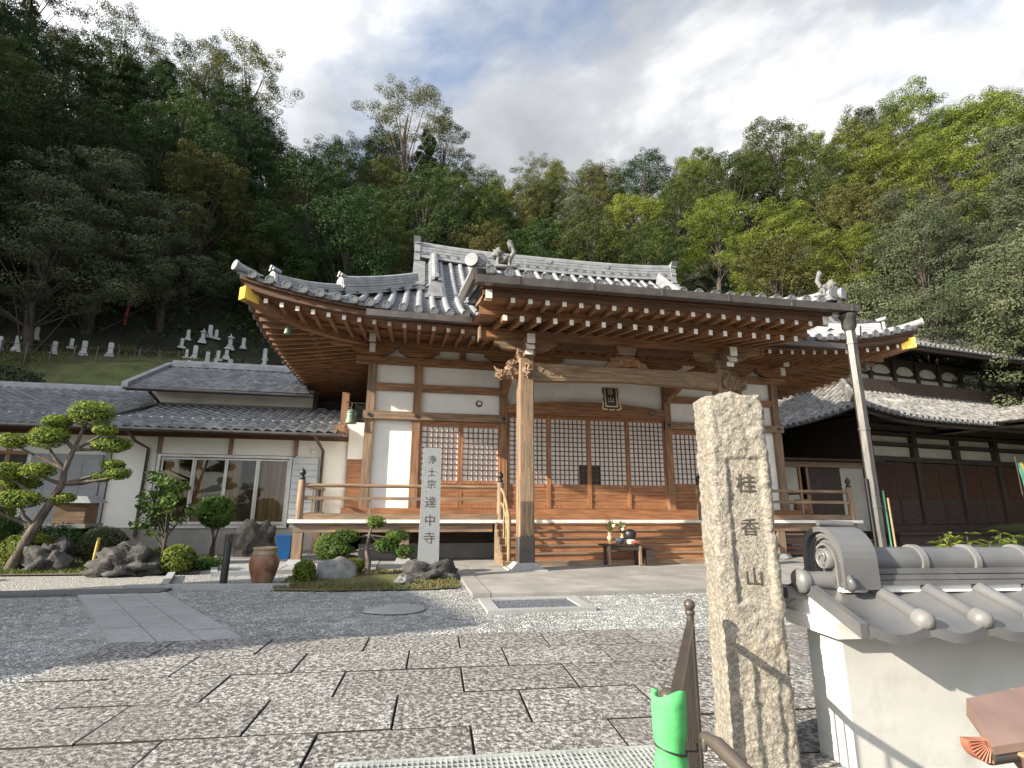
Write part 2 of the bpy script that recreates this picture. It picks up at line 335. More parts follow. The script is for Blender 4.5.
def ground():
    ds = [0,3,6,9,12,15,18,19.5,21,22.5,24,26,28,30,32,34,37,40,44,48,53,58,62,70,80,95,120,160,200,400,900]; na = 180
    vs = [(0,0,-.02)]; fs = []; mi = []
    for d in ds[1:]:
        for k in range(na):
            az = -180+k*2; a = R(az); z = hill(az, d)
            if 24 < d < 90 and z > 0: z += noise.noise(Vector((math.sin(a)*d*.12, math.cos(a)*d*.12, 0)))*1.2
            vs.append((math.sin(a)*d, math.cos(a)*d, z-.02))
    m = MB()
    for k in range(na): fs.append((0, 1+(k+1)%na, 1+k)); mi.append(0)
    for i in range(len(ds)-2):
        for k in range(na):
            a = 1+i*na+k; b = 1+i*na+(k+1)%na; fs.append((a, b, b+na, a+na))
            d = ds[i+2]; mi.append(0 if d <= 19.5 or d > 150 else (1 if d <= 34 else 2))
    m.v = vs; m.f = fs; m.mi = mi; m.sm = [True]*len(fs)
    return m.build('ground', ['earth','grass_bank','forest_floor'])
tag(ground(), kind='structure')

# ------------------------------------------------------------------ pavements, paths, gravel
def sheet(name, poly, z, m, kind='structure', th=.02):
    b = MB(); n = len(poly); b.add([(x,y,z) for x,y in poly]+[(x,y,z-th) for x,y in poly], [tuple(range(n))]+[(i,i+n,(i+1)%n+n,(i+1)%n) for i in range(n)])
    return tag(b.build(name, m), kind=kind)
sheet('gravel_yard', [(-14,2.2),(7.5,2.2),(7.5,8.6),(1.05,8.6),(1.05,12.9),(-14,12.9)], .006, 'gravel')
sheet('gravel_bed', [(-14,10.16),(-3.95,10.16),(-4.6,12.1),(-14,13.2)], .012, 'gravel_pale')
sheet('paving_bed', [(-2.96,2.9),(6.0,2.3),(6.1,5.7),(-2.80,6.2)], .016, 'joint_dirt')
def pave():
    m = MB(); c, s = math.cos(R(-3)), math.sin(R(-3))
    rows = [(2.55,3.13,.0,.92),(3.15,3.745,.46,.9),(3.76,4.37,.01,.9),(4.385,4.99,.46,.92),(5.005,5.60,.0,.93),(5.615,6.22,.48,.93)]
    rg = random.Random(3)
    for y0, y1, off, wd in rows:
        x = -2.95; nx = off-wd*4
        while x < 6:
            while nx <= x+.25: nx += wd
            a, b = x+.005, min(nx+rg.uniform(-.03,.03), 6.1)-.005; h = .042+rg.uniform(-.004,.004); g = .006
            p = [(a,y0+g),(b,y0+g),(b,y1-g),(a,y1-g)]; bv = .005
            q = [(a+bv,y0+g+bv),(b-bv,y0+g+bv),(b-bv,y1-g-bv),(a+bv,y1-g-bv)]
            rot = lambda u, v: (u*c-(v-4.4)*s, u*s+(v-4.4)*c+4.4)
            t = [rg.uniform(-.003,.003) for _ in range(4)]
            m.m = rg.randint(0,2)
            m.add([(*rot(u,v),.0) for u,v in p]+[(*rot(u,v),h-bv) for u,v in p]+[(*rot(u,v),h+t[i]) for i,(u,v) in enumerate(q)],
                  [(8,9,10,11)]+[(i+4,(i+1)%4+4,(i+1)%4+8,i+8) for i in range(4)]); m.m = 3
            m.add([(*rot(u,v),.0) for u,v in p]+[(*rot(u,v),h-bv) for u,v in p], [(i,(i+1)%4,(i+1)%4+4,i+4) for i in range(4)])
            x = b+.009
    return m.build('pavement', ['granite_path0','granite_path1','granite_path2','joint_dirt'])
tag(pave(), kind='structure')
def diag():
    m = MB(); o = Vector((-2.79,6.27)); d = Vector((-2.12,3.42)); n_ = Vector((1.17,.13)); rg = random.Random(5)
    for k in range(3):
        t = 0; first = rg.uniform(.15,.3)
        while t < 1:
            t2 = min(1, t+(first if t == 0 else rg.uniform(.22,.34))); a0, a1 = (k+.015)/3, (k+.985)/3; h = .034+rg.uniform(-.003,.003)
            P = [o+d*(t+.004)+n_*a0, o+d*(t+.004)+n_*a1, o+d*(t2-.004)+n_*a1, o+d*(t2-.004)+n_*a0]
            m.hexa([(p.x,p.y,0) for p in P]+[(p.x,p.y,h) for p in P]); t = t2
    return m.build('path', 'granite_step')
tag(diag(), kind='structure')
m = MB()
for k in range(7): m.box(-13+k*1.32+.006, -13+(k+1)*1.32-.006, 9.68, 10.13, 0, .05)
tag(m.build('kerb_strip', 'asphalt'), kind='structure')
m = MB()      # low pale kerb round the planting bed and the walk to the house
for p, q in (((-3.92,10.2),(-4.5,12.0)),((-3.7,11.9),(-1.05,12.35)),((-3.7,11.9),(-4.9,15.6)),((-1.9,10.0),(-4.5,10.25))):
    m.bar((p[0],p[1],.04),(q[0],q[1],.04),.12,.1)
tag(m.build('kerb', 'granite_step'), kind='structure')
m = MB()
for i in range(5):
    for j in range(3): m.box(-3.6+j*1.0, -2.62+j*1.0-.01, 12.5+i*.85, 13.34+i*.85, 0, .06)
m.box(-4.8,-3.62,12.6,16.6,0,.03)
tag(m.build('walkway', 'granite_step'), kind='structure')
m = MB(); m.box(1.05,1.33,8.65,13.0,0,.07)
for i, y in enumerate((8.65,9.55,10.5,11.5,12.4)):
    xs = [1.34,2.6,4.4,6.2,8.0,9.8] if i%2 else [1.34,3.4,5.3,7.2,9.8]
    for a, b in zip(xs, xs[1:]): m.box(a+.004,b-.004,y+.004,(y+.95 if i in (1,) else [9.55,10.5,11.5,12.4,13.2][i])-.004,0,.06)
tag(m.build('forecourt_slab', 'concrete'), kind='structure')
sheet('hall_base', [(-3.4,12.9),(13.4,12.9),(13.4,24),(-3.4,24)], .05, 'concrete', th=.05)
sheet('court_right', [(7.55,2.2),(40,2.2),(40,24),(9.8,24),(9.8,8.6),(7.55,8.6)], .01, 'concrete')
# inset tray of dark chippings with a stone rim
t = thing('drain_tray', 'stone-rimmed rectangular bed of dark chippings in the gravel before the forecourt', 'drain', (1.85,7.85,0))
m = MB(); 
for a in ((-.75,.75,-.5,-.36),(-.75,.75,.36,.5),(-.75,-.58,-.355,.355),(.58,.75,-.355,.355)): m.box(*a,0,.05)
m.build('rim', 'granite_step', t); m = MB(); m.box(-.575,.575,-.355,.355,0,.03); m.build('chippings', 'dark_gravel', t)
m = MB(); m.blob((0,0,0),(.42,.28,.05),.08,3,1.5,4,0); o = m.build('stepping_stone','granite_step',smooth=True); o.location = (-.1,7.75,.02); tag(o,'flat oval stepping stone lying in the gravel before the stele','stepping stone')
# loose pebbles over the gravel
def pebbles():
    m = MB(); rg = random.Random(11)
    def inside(x, y):
        if x > -2.97 and y < 6.3-.052*(x+2.8)+.03: return False
        u = (y-6.27)/3.42
        if -2.79-2.12*u-.05 < x < -1.62-2.12*u+.05 and 0 < u < 1: return False
        if y > 9.6 and (x < -3.75): return False
        if x > 1.0 and y > 8.6: return False
        if 1.05 < x < 2.65 and 7.3 < y < 8.4: return False
        return True
    n = 0
    while n < 26000:
        y = 3.2+8*rg.random()**1.15; x = rg.uniform(-.75*y-1, .85*y); 
        if x > 6 or y > 9.9 or not inside(x, y): continue
        r = rg.uniform(.006,.017); a = rg.uniform(0,3.14); e = rg.uniform(.6,1); c, s = math.cos(a)*r, math.sin(a)*r; h = r*rg.uniform(.4,.8); z = .008
        m.add([(x+c,y+s,z+h*.3),(x-s*e,y+c*e,z+h*.3),(x-c,y-s,z+h*.3),(x+s*e,y-c*e,z+h*.3),(x+c*.2,y+s*.2,z+h)], [(0,1,4),(1,2,4),(2,3,4),(3,0,4)]); n += 1
    return m.build('gravel', 'pebble')
tag(pebbles(), kind='stuff')

# ------------------------------------------------------------------ temple hall
CX, CYm, HA, HB = 5.09, 18.8, 9.0, 6.8     # roof centre and half sizes at the eave
YF, ZE, TG = 12.0, 5.86, 4.1
YW, ZV, YV = 14.7, 1.05, 13.4                # wall plane, verandah height, verandah edge
XL, XR = -1.15, 11.33
hall = thing('temple_hall', 'wooden temple hall with white plaster walls, upswept grey tiled roof and raised verandah', 'temple', (CX,YW,0))
def hb(mb, name, mats, parent=None, smooth=None):
    """build in world coordinates but parent under the hall"""
    o = mb.build(name, mats, None, smooth); p = parent or hall; o.parent = p; o.matrix_parent_inverse = Matrix.Identity(4)
    off = Vector((0,0,0)); q = p
    while q: off += q.location; q = q.parent
    o.location = -off
    return o
def lift(x, y):
    u = min(1.03, abs(x-CX)/HA); v = min(1.03, abs(y-CYm)/HB); return .62*(u**4.2)*(v**4.2)
def zroof(t, x, y): return ZE+.43*t+.036*t*t+lift(x, y)
def front(u, v): x, y = CX+u, YF+v; return Vector((x, y, zroof(v, x, y)))
def back(u, v): x, y = CX+u, 2*CYm-YF-v; return Vector((x, y, zroof(v, x, y)))
def left(u, v): x, y = CX-HA+v, CYm+u; return Vector((x, y, zroof(v, x, y)))
def right(u, v): x, y = CX+HA-v, CYm+u; return Vector((x, y, zroof(v, x, y)))
def tiles(mb, P, us, vmax, r=.085, v0=-.13, course=.30, nseg=7, cap=True, wav=3, capr=1.18, du=Vector((1,0,0)), colr=(1,0,2)):
    """us: positions of the round tile rows. P(u,v) -> base surface point"""
    Z = Vector((0,0,1))
    for i, u in enumerate(us):
        vm = vmax(u)
        if vm < .15: continue
        k = max(3, int(vm/.5)); ps = [P(u, v0+(vm-v0)*j/k) for j in range(k+1)]; mb.m = colr[0]; sm = mb.smooth; mb.smooth = True
        vs = []; fs = []
        for j, p in enumerate(ps):
            for a in range(nseg): th = math.pi*a/(nseg-1); vs.append(p+du*(r*math.cos(th))+Z*(r*math.sin(th)*1.05+.012))
        for j in range(k):
            for a in range(nseg-1): fs.append((j*nseg+a, j*nseg+a+1, (j+1)*nseg+a+1, (j+1)*nseg+a))
        mb.add(vs, fs); mb.smooth = sm
        if cap:                                  # round end tile: rim, sunk face and raised emblem
            mb.m = colr[2]; p = ps[0]; d = (ps[0]-ps[1]); d.z = 0; d.normalize(); c = p+Z*.02; rr = r*capr; t = du
            def ring(rad, off, n=14): return [c+t*(rad*math.cos(2*math.pi*q/n))+Z*(rad*math.sin(2*math.pi*q/n))+d*off for q in range(n)]
            A = ring(rr,-.05)+ring(rr,.02)+ring(rr*.80,.022)+ring(rr*.76,.006); n = 14
            mb.add(A, [(g*n+q, (g+1)*n+q, (g+1)*n+(q+1)%n, g*n+(q+1)%n) for g in range(3) for q in range(n)]+[tuple(3*n+q for q in reversed(range(n)))])
            mb.m = colr[0]
            for ax, ay in ((t,Z),(Z,t)): e1 = ax*(rr*.6); e2 = ay*(rr*.11); mb.add([c+d*.014-e1-e2, c+d*.014+e1-e2, c+d*.014+e1+e2, c+d*.014-e1+e2], [(0,1,2,3)])
            rg1 = ring(rr*.66,.014)+ring(rr*.54,.014); mb.add(rg1, [(q,q+n,(q+1)%n+n,(q+1)%n) for q in range(n)])
    mb.m = colr[1]
    for ua, ub in zip(us, us[1:]):
        vm = (vmax(ua)+vmax(ub))/2; vm2 = [vmax(ua), (vmax(ua)+vmax(ub))/2, vmax(ub)]
        if vm < .1: continue
        nc = max(1, int((vm-v0)/course))
        for j in range(nc+1):
            a = v0*.75+j*course; b = a+course
            if a > vm: break
            b = min(b, vm+.2); vs = []
            for q in range(wav+1):
                f = q/wav; u = ua+(ub-ua)*f; dz = -.045*math.sin(math.pi*f)
                vs.append(P(u, a)+Z*(dz+.028)); 
            for q in range(wav+1):
                f = q/wav; u = ua+(ub-ua)*f; dz = -.045*math.sin(math.pi*f)
                vs.append(P(u, b)+Z*dz)
            for q in range(wav+1):
                f = q/wav; u = ua+(ub-ua)*f; dz = -.045*math.sin(math.pi*f)
                vs.append(P(u, a)+Z*(dz-(.0 if j else .05)))
            w_ = wav+1
            mb.add(vs, [(q,q+1,w_+q+1,w_+q) for q in range(wav)]+[(2*w_+q,2*w_+q+1,q+1,q) for q in range(wav)])
SP = .37
fu = [-9.13+SP*i for i in range(50)]; fu = [u for u in fu if u < 9.2]
def vfront(u):
    e = HA-abs(u)
    return 6.75 if e > TG-.45 else max(0, e)
def vside(u): return max(0, min(HB-abs(u), TG+.1))
mb = MB(); tiles(mb, front, fu, vfront)
roof = hb(mb, 'roof', ['tile','tile_round','tile_cap'])
roof['label'] = 'silver grey hip-and-gable roof of barrel and pan tiles'
mb = MB(); du = Vector((0,1,0)); su = [-6.66+SP*i for i in range(37)]; su = [u for u in su if u < 6.7]
tiles(mb, left, su, vside, du=-du); tiles(mb, right, su, vside, du=du)
tiles(mb, back, fu, vfront, cap=False, wav=2, course=.9, nseg=5, du=Vector((-1,0,0)))
hb(mb, 'side_roof_tiles', ['tile','tile_round','tile_cap'], roof)
# verge tiles at the gables: stacked short rows across the front slope end
for sgn, mir in ((-1,0),(1,0),(-1,1),(1,1)):
    mb = MB(); xg = CX+sgn*(HA-TG+.42)
    for j in range(17):
        v = TG-.35+j*.205; 
        if v > 6.5: break
        z = ZE+.43*v+.036*v*v
        for yy in ((YF+v, 2*CYm-YF-v)[mir],):
            mb.box(min(xg,xg-sgn*.42), max(xg,xg-sgn*.42), yy-.06, yy+.06, z+.02, z+.12)
    hb(mb, 'verge_tiles', 'tile_round', roof)
mb = MB()
for sgn in (-1, 1):
    xg = CX+sgn*(HA-TG-.15); pts = [(YF+v, ZE+.43*v+.036*v*v-.25) for v in (TG-.2,5.0,5.6,6.2,6.8)]
    poly = [(y, z) for y, z in pts]+[(2*CYm-y, z) for y, z in reversed(pts)]
    mb.prism(poly, (xg-.06,0,0), (0,1,0), (0,0,1), (.12,0,0))
hb(mb, 'gable', 'wood_z')
mb = MB()
for sgn in (-1, 1):
    xg = CX+sgn*(HA-TG+.38)
    for mir in (0,1):
        pr = [(YF+v, ZE+.43*v+.036*v*v) for v in (TG-.3,5.0,5.6,6.2,6.8)]
        for (y0,z0),(y1,z1) in zip(pr, pr[1:]):
            if mir: y0, y1 = 2*CYm-y0, 2*CYm-y1
            mb.hexa([(xg-.04,y0,z0-.36),(xg+.04,y0,z0-.36),(xg+.04,y1,z1-.36),(xg-.04,y1,z1-.36),(xg-.04,y0,z0-.03),(xg+.04,y0,z0-.03),(xg+.04,y1,z1-.03),(xg-.04,y1,z1-.03)])
hb(mb, 'bargeboard', 'gutter')
# ridges: layered flat tiles with a round cap row
def noshi(w_, h, n, w2=None):
    """layered profile, stepped sides"""
    w2 = w2 or w_*.75; L_ = []; 
    for i in range(n):
        a = w_+(w2-w_)*i/n; z0, z1 = h*i/n, h*(i+1)/n
        L_ += [(a/2, z0+.012), (a/2, z1-.012), (a/2-.022, z1-.012), (a/2-.022, z1+.012)]
    top = [(w2/2-.03, h), (w2/3, h+.07), (0, h+.11), (-w2/3, h+.07), (-(w2/2-.03), h)]
    Rr = [(-x, z) for x, z in reversed(L_)]
    return [(w_/2, 0)]+L_+top+Rr+[(-w_/2, 0)]
mb = MB(); zr = ZE+.43*6.8+.036*6.8**2
pth = []
for i in range(17):
    x = CX-5.1+10.2*i/16; s_ = abs(i/8-1); pth.append((x, CYm, zr-.1+.16*s_**3))
mb.sweep(pth, noshi(.44, .60, 5, .34)); main_ridge = hb(mb, 'main_ridge', 'tile_round', roof)
mb = MB(); 
for i in range(26):
    x = CX-4.85+9.7*i/25; s_ = abs((x-CX)/5.05)
    for sg in (-1,1): mb.lathe([(.055,0),(.055,.05),(.03,.055)], (x, CYm+sg*.23, zr+.1+.16*s_**3), 10, 'y', Matrix.Rotation(math.pi if sg>0 else 0,3,'X') if False else None)
hb(mb, 'ridge_discs', 'tile_cap', roof)
mb = MB()
for x in (CX-2.5, CX-.1, CX+2.3):
    mb.lathe([(.12,0),(.12,.03),(.09,.035),(.08,.02)], (x, CYm-.22, zr+.38), 14, 'y')
hb(mb, 'crest', 'tile_round', roof)
def onigawara(parent, name, c, yaw, s=1., mt='tile_round', horns=True):
    """ridge end tile: arched plate with shoulders, raised border, boss and upper tubes"""
    M = Matrix.Rotation(yaw, 3, 'Z'); mb = MB()
    def T(p): return Vector(c)+M@(Vector(p)*s)
    out = [(-.34,0),(-.38,.10),(-.30,.16),(-.27,.34),(-.22,.50),(-.12,.60),(0,.64),(.12,.60),(.22,.50),(.27,.34),(.30,.16),(.38,.10),(.34,0)]
    inn = [(x*.74, .05+z*.78) for x, z in out]
    ux, uz, dp = M@Vector((s,0,0)), Vector((0,0,s)), M@Vector((0,.14*s,0))
    mb.prism(out, T((0,-.07,0)), ux, uz, dp); mb.prism(inn, T((0,-.105,0)), ux, uz, M@Vector((0,.04*s,0)))
    mb.lathe([(.13*s,0),(.13*s,.05*s),(.09*s,.08*s),(.03*s,.1*s)], T((0,-.10,.30)), 12, 'y', M)
    if horns:
        for x in (-.13, .13): mb.tube([T((x,.25,.66)), T((x,-.12,.72))], .075*s, 10)
        mb.tube([T((0,.3,.74)), T((0,-.16,.82))], .085*s, 10)
    o = hb(mb, name, mt, parent); return o
for sgn in (-1, 1):
    x = CX+sgn*5.1; mb = MB(); z0 = zr-.12
    for k, (w1, h0, h1) in enumerate(((.60,0,.10),(.48,.10,.36),(.56,.36,.44),(.44,.44,.72),(.54,.72,.78))):
        mb.box(min(x,x+sgn*.22), max(x,x+sgn*.22), CYm-w1/2, CYm+w1/2, z0+h0, z0+h1)
    mb.prism([(-.28,.78),(.28,.78),(.40,.94),(.20,.87),(-.20,.87),(-.40,.94)], (x-.0,CYm,z0), (0,1,0), (0,0,1), (sgn*.26,0,0))
    hb(mb, 'ridge_end', 'tile_round', roof)
# descending ridges on the front slope beside the gables
for sgn in (-1, 1):
    x = CX+sgn*(HA-TG-.32); mb = MB(); p = []
    for j in range(9):
        v = 2.95+(6.55-2.95)*j/8; p.append((x, YF+v, ZE+.43*v+.036*v*v+.02))
    mb.sweep(p, noshi(.36, .36, 4, .26)); hb(mb, 'descending_ridge', 'tile_round', roof)
    onigawara(roof, 'ridge_end_tile', (x, YF+2.85, ZE+.43*2.85+.3), 0, .85)
# hip ridges along the corners, in two tiers
for sx in (-1, 1):
    for sy in (-1, 1):
        def hp(t): x = CX+sx*(HA-t); y = CYm+sy*(HB-t); return Vector((x, y, zroof(t, x, y)+.03))
        mb = MB(); mb.sweep([hp(.55+(TG-.4-.55)*j/10) for j in range(11)], noshi(.32,.20,3,.26)); 
        mb.sweep([hp(1.9+(TG-.3-1.9)*j/6)+Vector((0,0,.22)) for j in range(7)], noshi(.28,.22,3,.22)); hb(mb, 'hip_ridge', 'tile_round', roof)
        if sy < 0:
            yaw = -R(45)*sx*-1 if False else (R(-45) if sx < 0 else R(45))
            onigawara(roof, 'ridge_end_tile', hp(.5)+Vector((0,0,-.02)), yaw, .55)
            onigawara(roof, 'ridge_end_tile', hp(1.85)+Vector((0,0,.16)), yaw, .55)
        mb = MB(); a, b = hp(.5), hp(-.12)+Vector((0,0,.06)); mb.tube([a, (a+b)/2+Vector((0,0,-.02)), b], .10, 12)
        d = (b-a).normalized(); mb.tube([b, b+d*.05], .125, 14); hb(mb, 'corner_tile', 'tile_round', roof)

# eave boards, soffit, rafters
def soff(t, x, y): return ZE-.36+.155*t+lift(x, y)*.98
mb = MB()
for P, rng, dn in ((lambda u, t: (CX+u, YF+t), HA, 'f'), (lambda u, t: (CX-HA+t, CYm+u), HB, 'l'), (lambda u, t: (CX+HA-t, CYm+u), HB, 'r')):
    n = 26
    for i in range(n):
        for j in range(4):
            q = []
            for (ii, jj) in ((i,j),(i+1,j),(i+1,j+1),(i,j+1)):
                t = .02+2.95*jj/4; u = (-rng+t)+(2*(rng-t))*ii/n; x, y = P(u, t); q.append((x, y, soff(t, x, y)+.055))
            mb.add(q, [(0,1,2,3) if dn != 'f' else (3,2,1,0)])
hb(mb, 'eave_boarding', 'wood_x')
mb = MB()     # fascia under the tiles: two stepped boards
for k, (t0, za, zb, th) in enumerate(((-.05,-.17,-.03,.10),(.04,-.31,-.172,.12))):
    for P, rng in ((lambda u, t: (CX+u, YF+t), HA), (lambda u, t: (CX-HA+t, CYm+u), HB), (lambda u, t: (CX+HA-t, CYm+u), HB)):
        n = 30
        for i in range(n):
            A = []
            for t in (t0, t0+th):
                for ii in (i, i+1):
                    u = (-rng+t)+2*(rng-t)*ii/n; x, y = P(u, t); A.append((x, y, ZE+lift(x, y)))
            a, b, c, d = A
            lo = lambda p: (p[0], p[1], p[2]+za); hi = lambda p: (p[0], p[1], p[2]+zb)
            mb.hexa([lo(a), lo(b), lo(d), lo(c), hi(a), hi(b), hi(d), hi(c)])
hb(mb, 'eave_fascia', 'wood_deep')
def rafter(P, D, z0, z1, L0, L1, w_=.085, h=.11):
    """P: plan start, D: unit plan direction inwards; z0,z1 underside offsets by function"""
    m = MB(); s_ = Vector((-D[1], D[0], 0))*(w_/2); a = Vector((P[0]+D[0]*L0, P[1]+D[1]*L0, z0)); b = Vector((P[0]+D[0]*L1, P[1]+D[1]*L1, z1)); H_ = Vector((0,0,h))
    m.hexa([a-s_, a+s_, b+s_, b-s_, a-s_+H_, a+s_+H_, b+s_+H_, b-s_+H_])
    e = Vector((D[0], D[1], 0))*-.004; m.m = 1; m.add([a-s_+e, a+s_+e, a+s_+H_+e, a-s_+H_+e], [(0,1,2,3)])
    g = -.0
    # white paint wraps the last centimetre
    return m
rest = MB()
n = 0
for i in range(52):
    x = CX-8.85+.347*i
    if x > CX+8.9: break
    e = HA-abs(x-CX); L1 = min(2.75, e+.1)
    if L1 < .3: continue
    kz = 1.16 < x < 9.2
    L0 = .95 if kz else .16
    y0, y1 = YF+L0, YF+L1
    if L1 <= L0+.1: continue
    m = rafter((x, YF), (0,1), soff(L0, x, y0)-.09, soff(L1, x, y1)-.09, L0, L1)
    hb(m, 'rafter', ['wood_x','white_paint'])
for sx in (-1, 1):
    for i in range(38):
        y = CYm-6.45+.347*i
        if y > CYm+6.5: break
        e = HB-abs(y-CYm); L1 = min(2.75, e+.1); x0 = CX+sx*HA; D = (-sx, 0)
        if L1 < .3: continue
        xa = x0-sx*.16; m = rafter((x0, y), D, soff(.16, xa, y)-.09, soff(L1, x0-sx*L1, y)-.09, .16, L1)
        if (sx < 0 and i < 30) or (sx > 0 and i < 12): hb(m, 'rafter', ['wood_x','white_paint'])
        else: m2 = m; rest.v, rest.f, rest.mi, rest.sm = rest.v+m2.v, rest.f+[tuple(q+len(rest.v) for q in f) for f in m2.f], rest.mi+m2.mi, rest.sm+m2.sm
if rest.f: tag(hb(rest, 'rear_rafters', ['wood_x','white_paint']), kind='stuff')
# eave purlin ring half way (kioi) : a dark strip crossing the rafters
mb = MB()
for P, rng in ((lambda u, t: (CX+u, YF+t), HA), (lambda u, t: (CX-HA+t, CYm+u), HB), (lambda u, t: (CX+HA-t, CYm+u), HB)):
    n = 24; t = 1.15
    for i in range(n):
        q = []
        for tt in (t, t+.1):
            for ii in (i, i+1):
                u = (-rng+tt)+2*(rng-tt)*ii/n; x, y = P(u, tt); q.append(Vector((x, y, soff(tt, x, y)-.02)))
        a, b, c, d = q; Z = Vector((0,0,.08))
        if rng == HA and 1.0 < a.x < 9.2: continue
        mb.hexa([a, b, d, c, a+Z, b+Z, d+Z, c+Z])
hb(mb, 'eave_batten', 'wood_x')
for sx in (-1, 1):                       # corner beams with a gilt shoe
    c0 = Vector((CX+sx*(HA-.02), YF+.02, 0)); d = Vector((-sx, 1, 0)).normalized()
    pts = []
    for L_ in (.02,.6,1.4,2.4,3.9):
        p = c0+d*L_; t = max(0, L_/1.414); pts.append(Vector((p.x, p.y, soff(t, p.x, p.y)-.20+(.0 if L_ > 0 else .02))))
    m = MB()
    s_ = Vector((-d.y, d.x, 0))*.11
    for a, b in zip(pts, pts[1:]):
        H_ = Vector((0,0,.27)); m.hexa([a-s_, a+s_, b+s_, b-s_, a-s_+H_, a+s_+H_, b+s_+H_, b-s_+H_])
    cb = hb(m, 'corner_beam', 'wood_x')
    m = MB(); a = pts[0]-d*.02; b = a+d*.34+Vector((0,0,-.04)); s2 = s_*1.08; lo_, hi_ = Vector((0,0,-.012)), Vector((0,0,.285))
    m.hexa([a-s2+lo_, a+s2+lo_, b+s2+lo_, b-s2+lo_, a-s2+hi_, a+s2+hi_, b+s2+hi_, b-s2+hi_]); hb(m, 'gilt_shoe', 'gold', cb)
# grey box gutter on the front eave next to the porch
for x0, x1 in ((-1.15, 1.28), (9.0, 11.5)):
    m = MB(); a, b = Vector((x0, YF-.14, ZE-.16)), Vector((x1, YF-.14, ZE-.18)); m.bar(a, b, .16, .15); hb(m, 'eave_gutter', 'gutter')

# walls
PX = [-1.15, .11, 2.55, 7.60, 10.07, 11.33]
for nm_, b_ in (('wall',(XL,XR,YW+.06,YW+.16,1.0,6.05)),('side_wall',(XL-.0,XL+.1,YW+.16,22.9,1.0,6.05)),('side_wall',(XR-.1,XR,YW+.16,22.9,1.0,6.05))):
    mb = MB(); mb.box(*b_); hb(mb, nm_, 'plaster')
for i, x in enumerate(PX):
    mb = MB(); mb.box(x-.11,x+.11,YW-.08,YW+.055,ZV,5.72); hb(mb, 'post', 'wood_grey_z' if i in (0,5) else 'wood_z')
for x in (XL, XR):
    for y in (17.2, 19.8, 22.6):
        mb = MB(); mb.box(x-.11,x+.11,y-.11,y+.11,ZV,5.72); hb(mb, 'post', 'wood_z')
def rail(x0, x1, z0, z1, y0=YW-.13, y1=YW+.05, mt='wood_x', nm='beam'):
    m = MB(); m.box(x0, x1, y0, y1, z0, z1); return hb(m, nm, mt)
rail(-1.32, 2.66, 3.68, 3.90, YW-.13, YW+.04, 'wood_grey_x'); rail(7.49, 11.5, 3.68, 3.90, YW-.13, YW+.04, 'wood_grey_x')
rail(-1.04, 2.44, 4.50, 4.70, YW-.07, mt='wood_x'); rail(7.71, 11.22, 4.50, 4.70, YW-.07, mt='wood_x')
rail(-1.6, 11.75, 5.24, 5.44, YW-.12)
rail(-1.7, 11.8, ZV, ZV+.27, YW-.16, mt='wood_red_x')
rail(-2.3, 12.4, 5.725, 5.95, YW-.16, YW+.05)
mb = MB(); mb.box(XL-.16,XL+.05,YW+.17,23,3.68,3.9); mb.box(XL-.12,XL+.05,YW+.17,23,5.24,5.44); mb.box(XL-.16,XL+.05,YW+.17,23,1.0,1.27); mb.box(XL-.16,XL+.05,YW+.17,23,5.725,5.95)
hb(mb, 'side_beams', 'wood_x')
# bracket arms over each post
def boat(c, L_, h, d_, mat_='wood_x', axis='x', name='bracket'):
    m = MB(); p = [(-L_/2,h),(-L_/2,h*.55),(-L_/2+.10,h*.42),(-L_/2+.2,h*.12),(-L_/2+.34,0),(L_/2-.34,0),(L_/2-.2,h*.12),(L_/2-.10,h*.42),(L_/2,h*.55),(L_/2,h)]
    if axis == 'x': m.prism(p, (c[0],c[1]-d_/2,c[2]), (1,0,0), (0,0,1), (0,d_,0))
    else: m.prism(p, (c[0]-d_/2,c[1],c[2]), (0,1,0), (0,0,1), (d_,0,0))
    return hb(m, name, mat_)
for x in PX: boat((x, YW-.06, 5.47), 1.15, .25, .14)
for x in (1.35, 8.8):
    rail(x-.09, x+.09, 5.445, 5.72, YW-.05)
# corner bracket noses with pale cut ends
for x in (XL, XR):
    m = MB(); m.box(x-.09,x+.09,YW-.75,YW-.17,5.70,5.93); m.m = 1; m.box(x-.09,x+.09,YW-.78,YW-.752,5.66,5.95); m.box(x-.075,x+.075,YW-.60,YW-.572,5.42,5.66); hb(m, 'bracket_nose', ['wood_x','white_paint'])
    for z in (3.79,):
        m = MB(); m.lathe([(.055,0),(.05,.03),(.02,.045)], (x, YW-.155, z), 12, 'y'); hb(m, 'nail_cover', 'black')
for x in PX[1:5]:
    m = MB(); m.lathe([(.055,0),(.05,.03),(.02,.045)], (x, YW-.155, 3.79), 12, 'y'); hb(m, 'nail_cover', 'black')
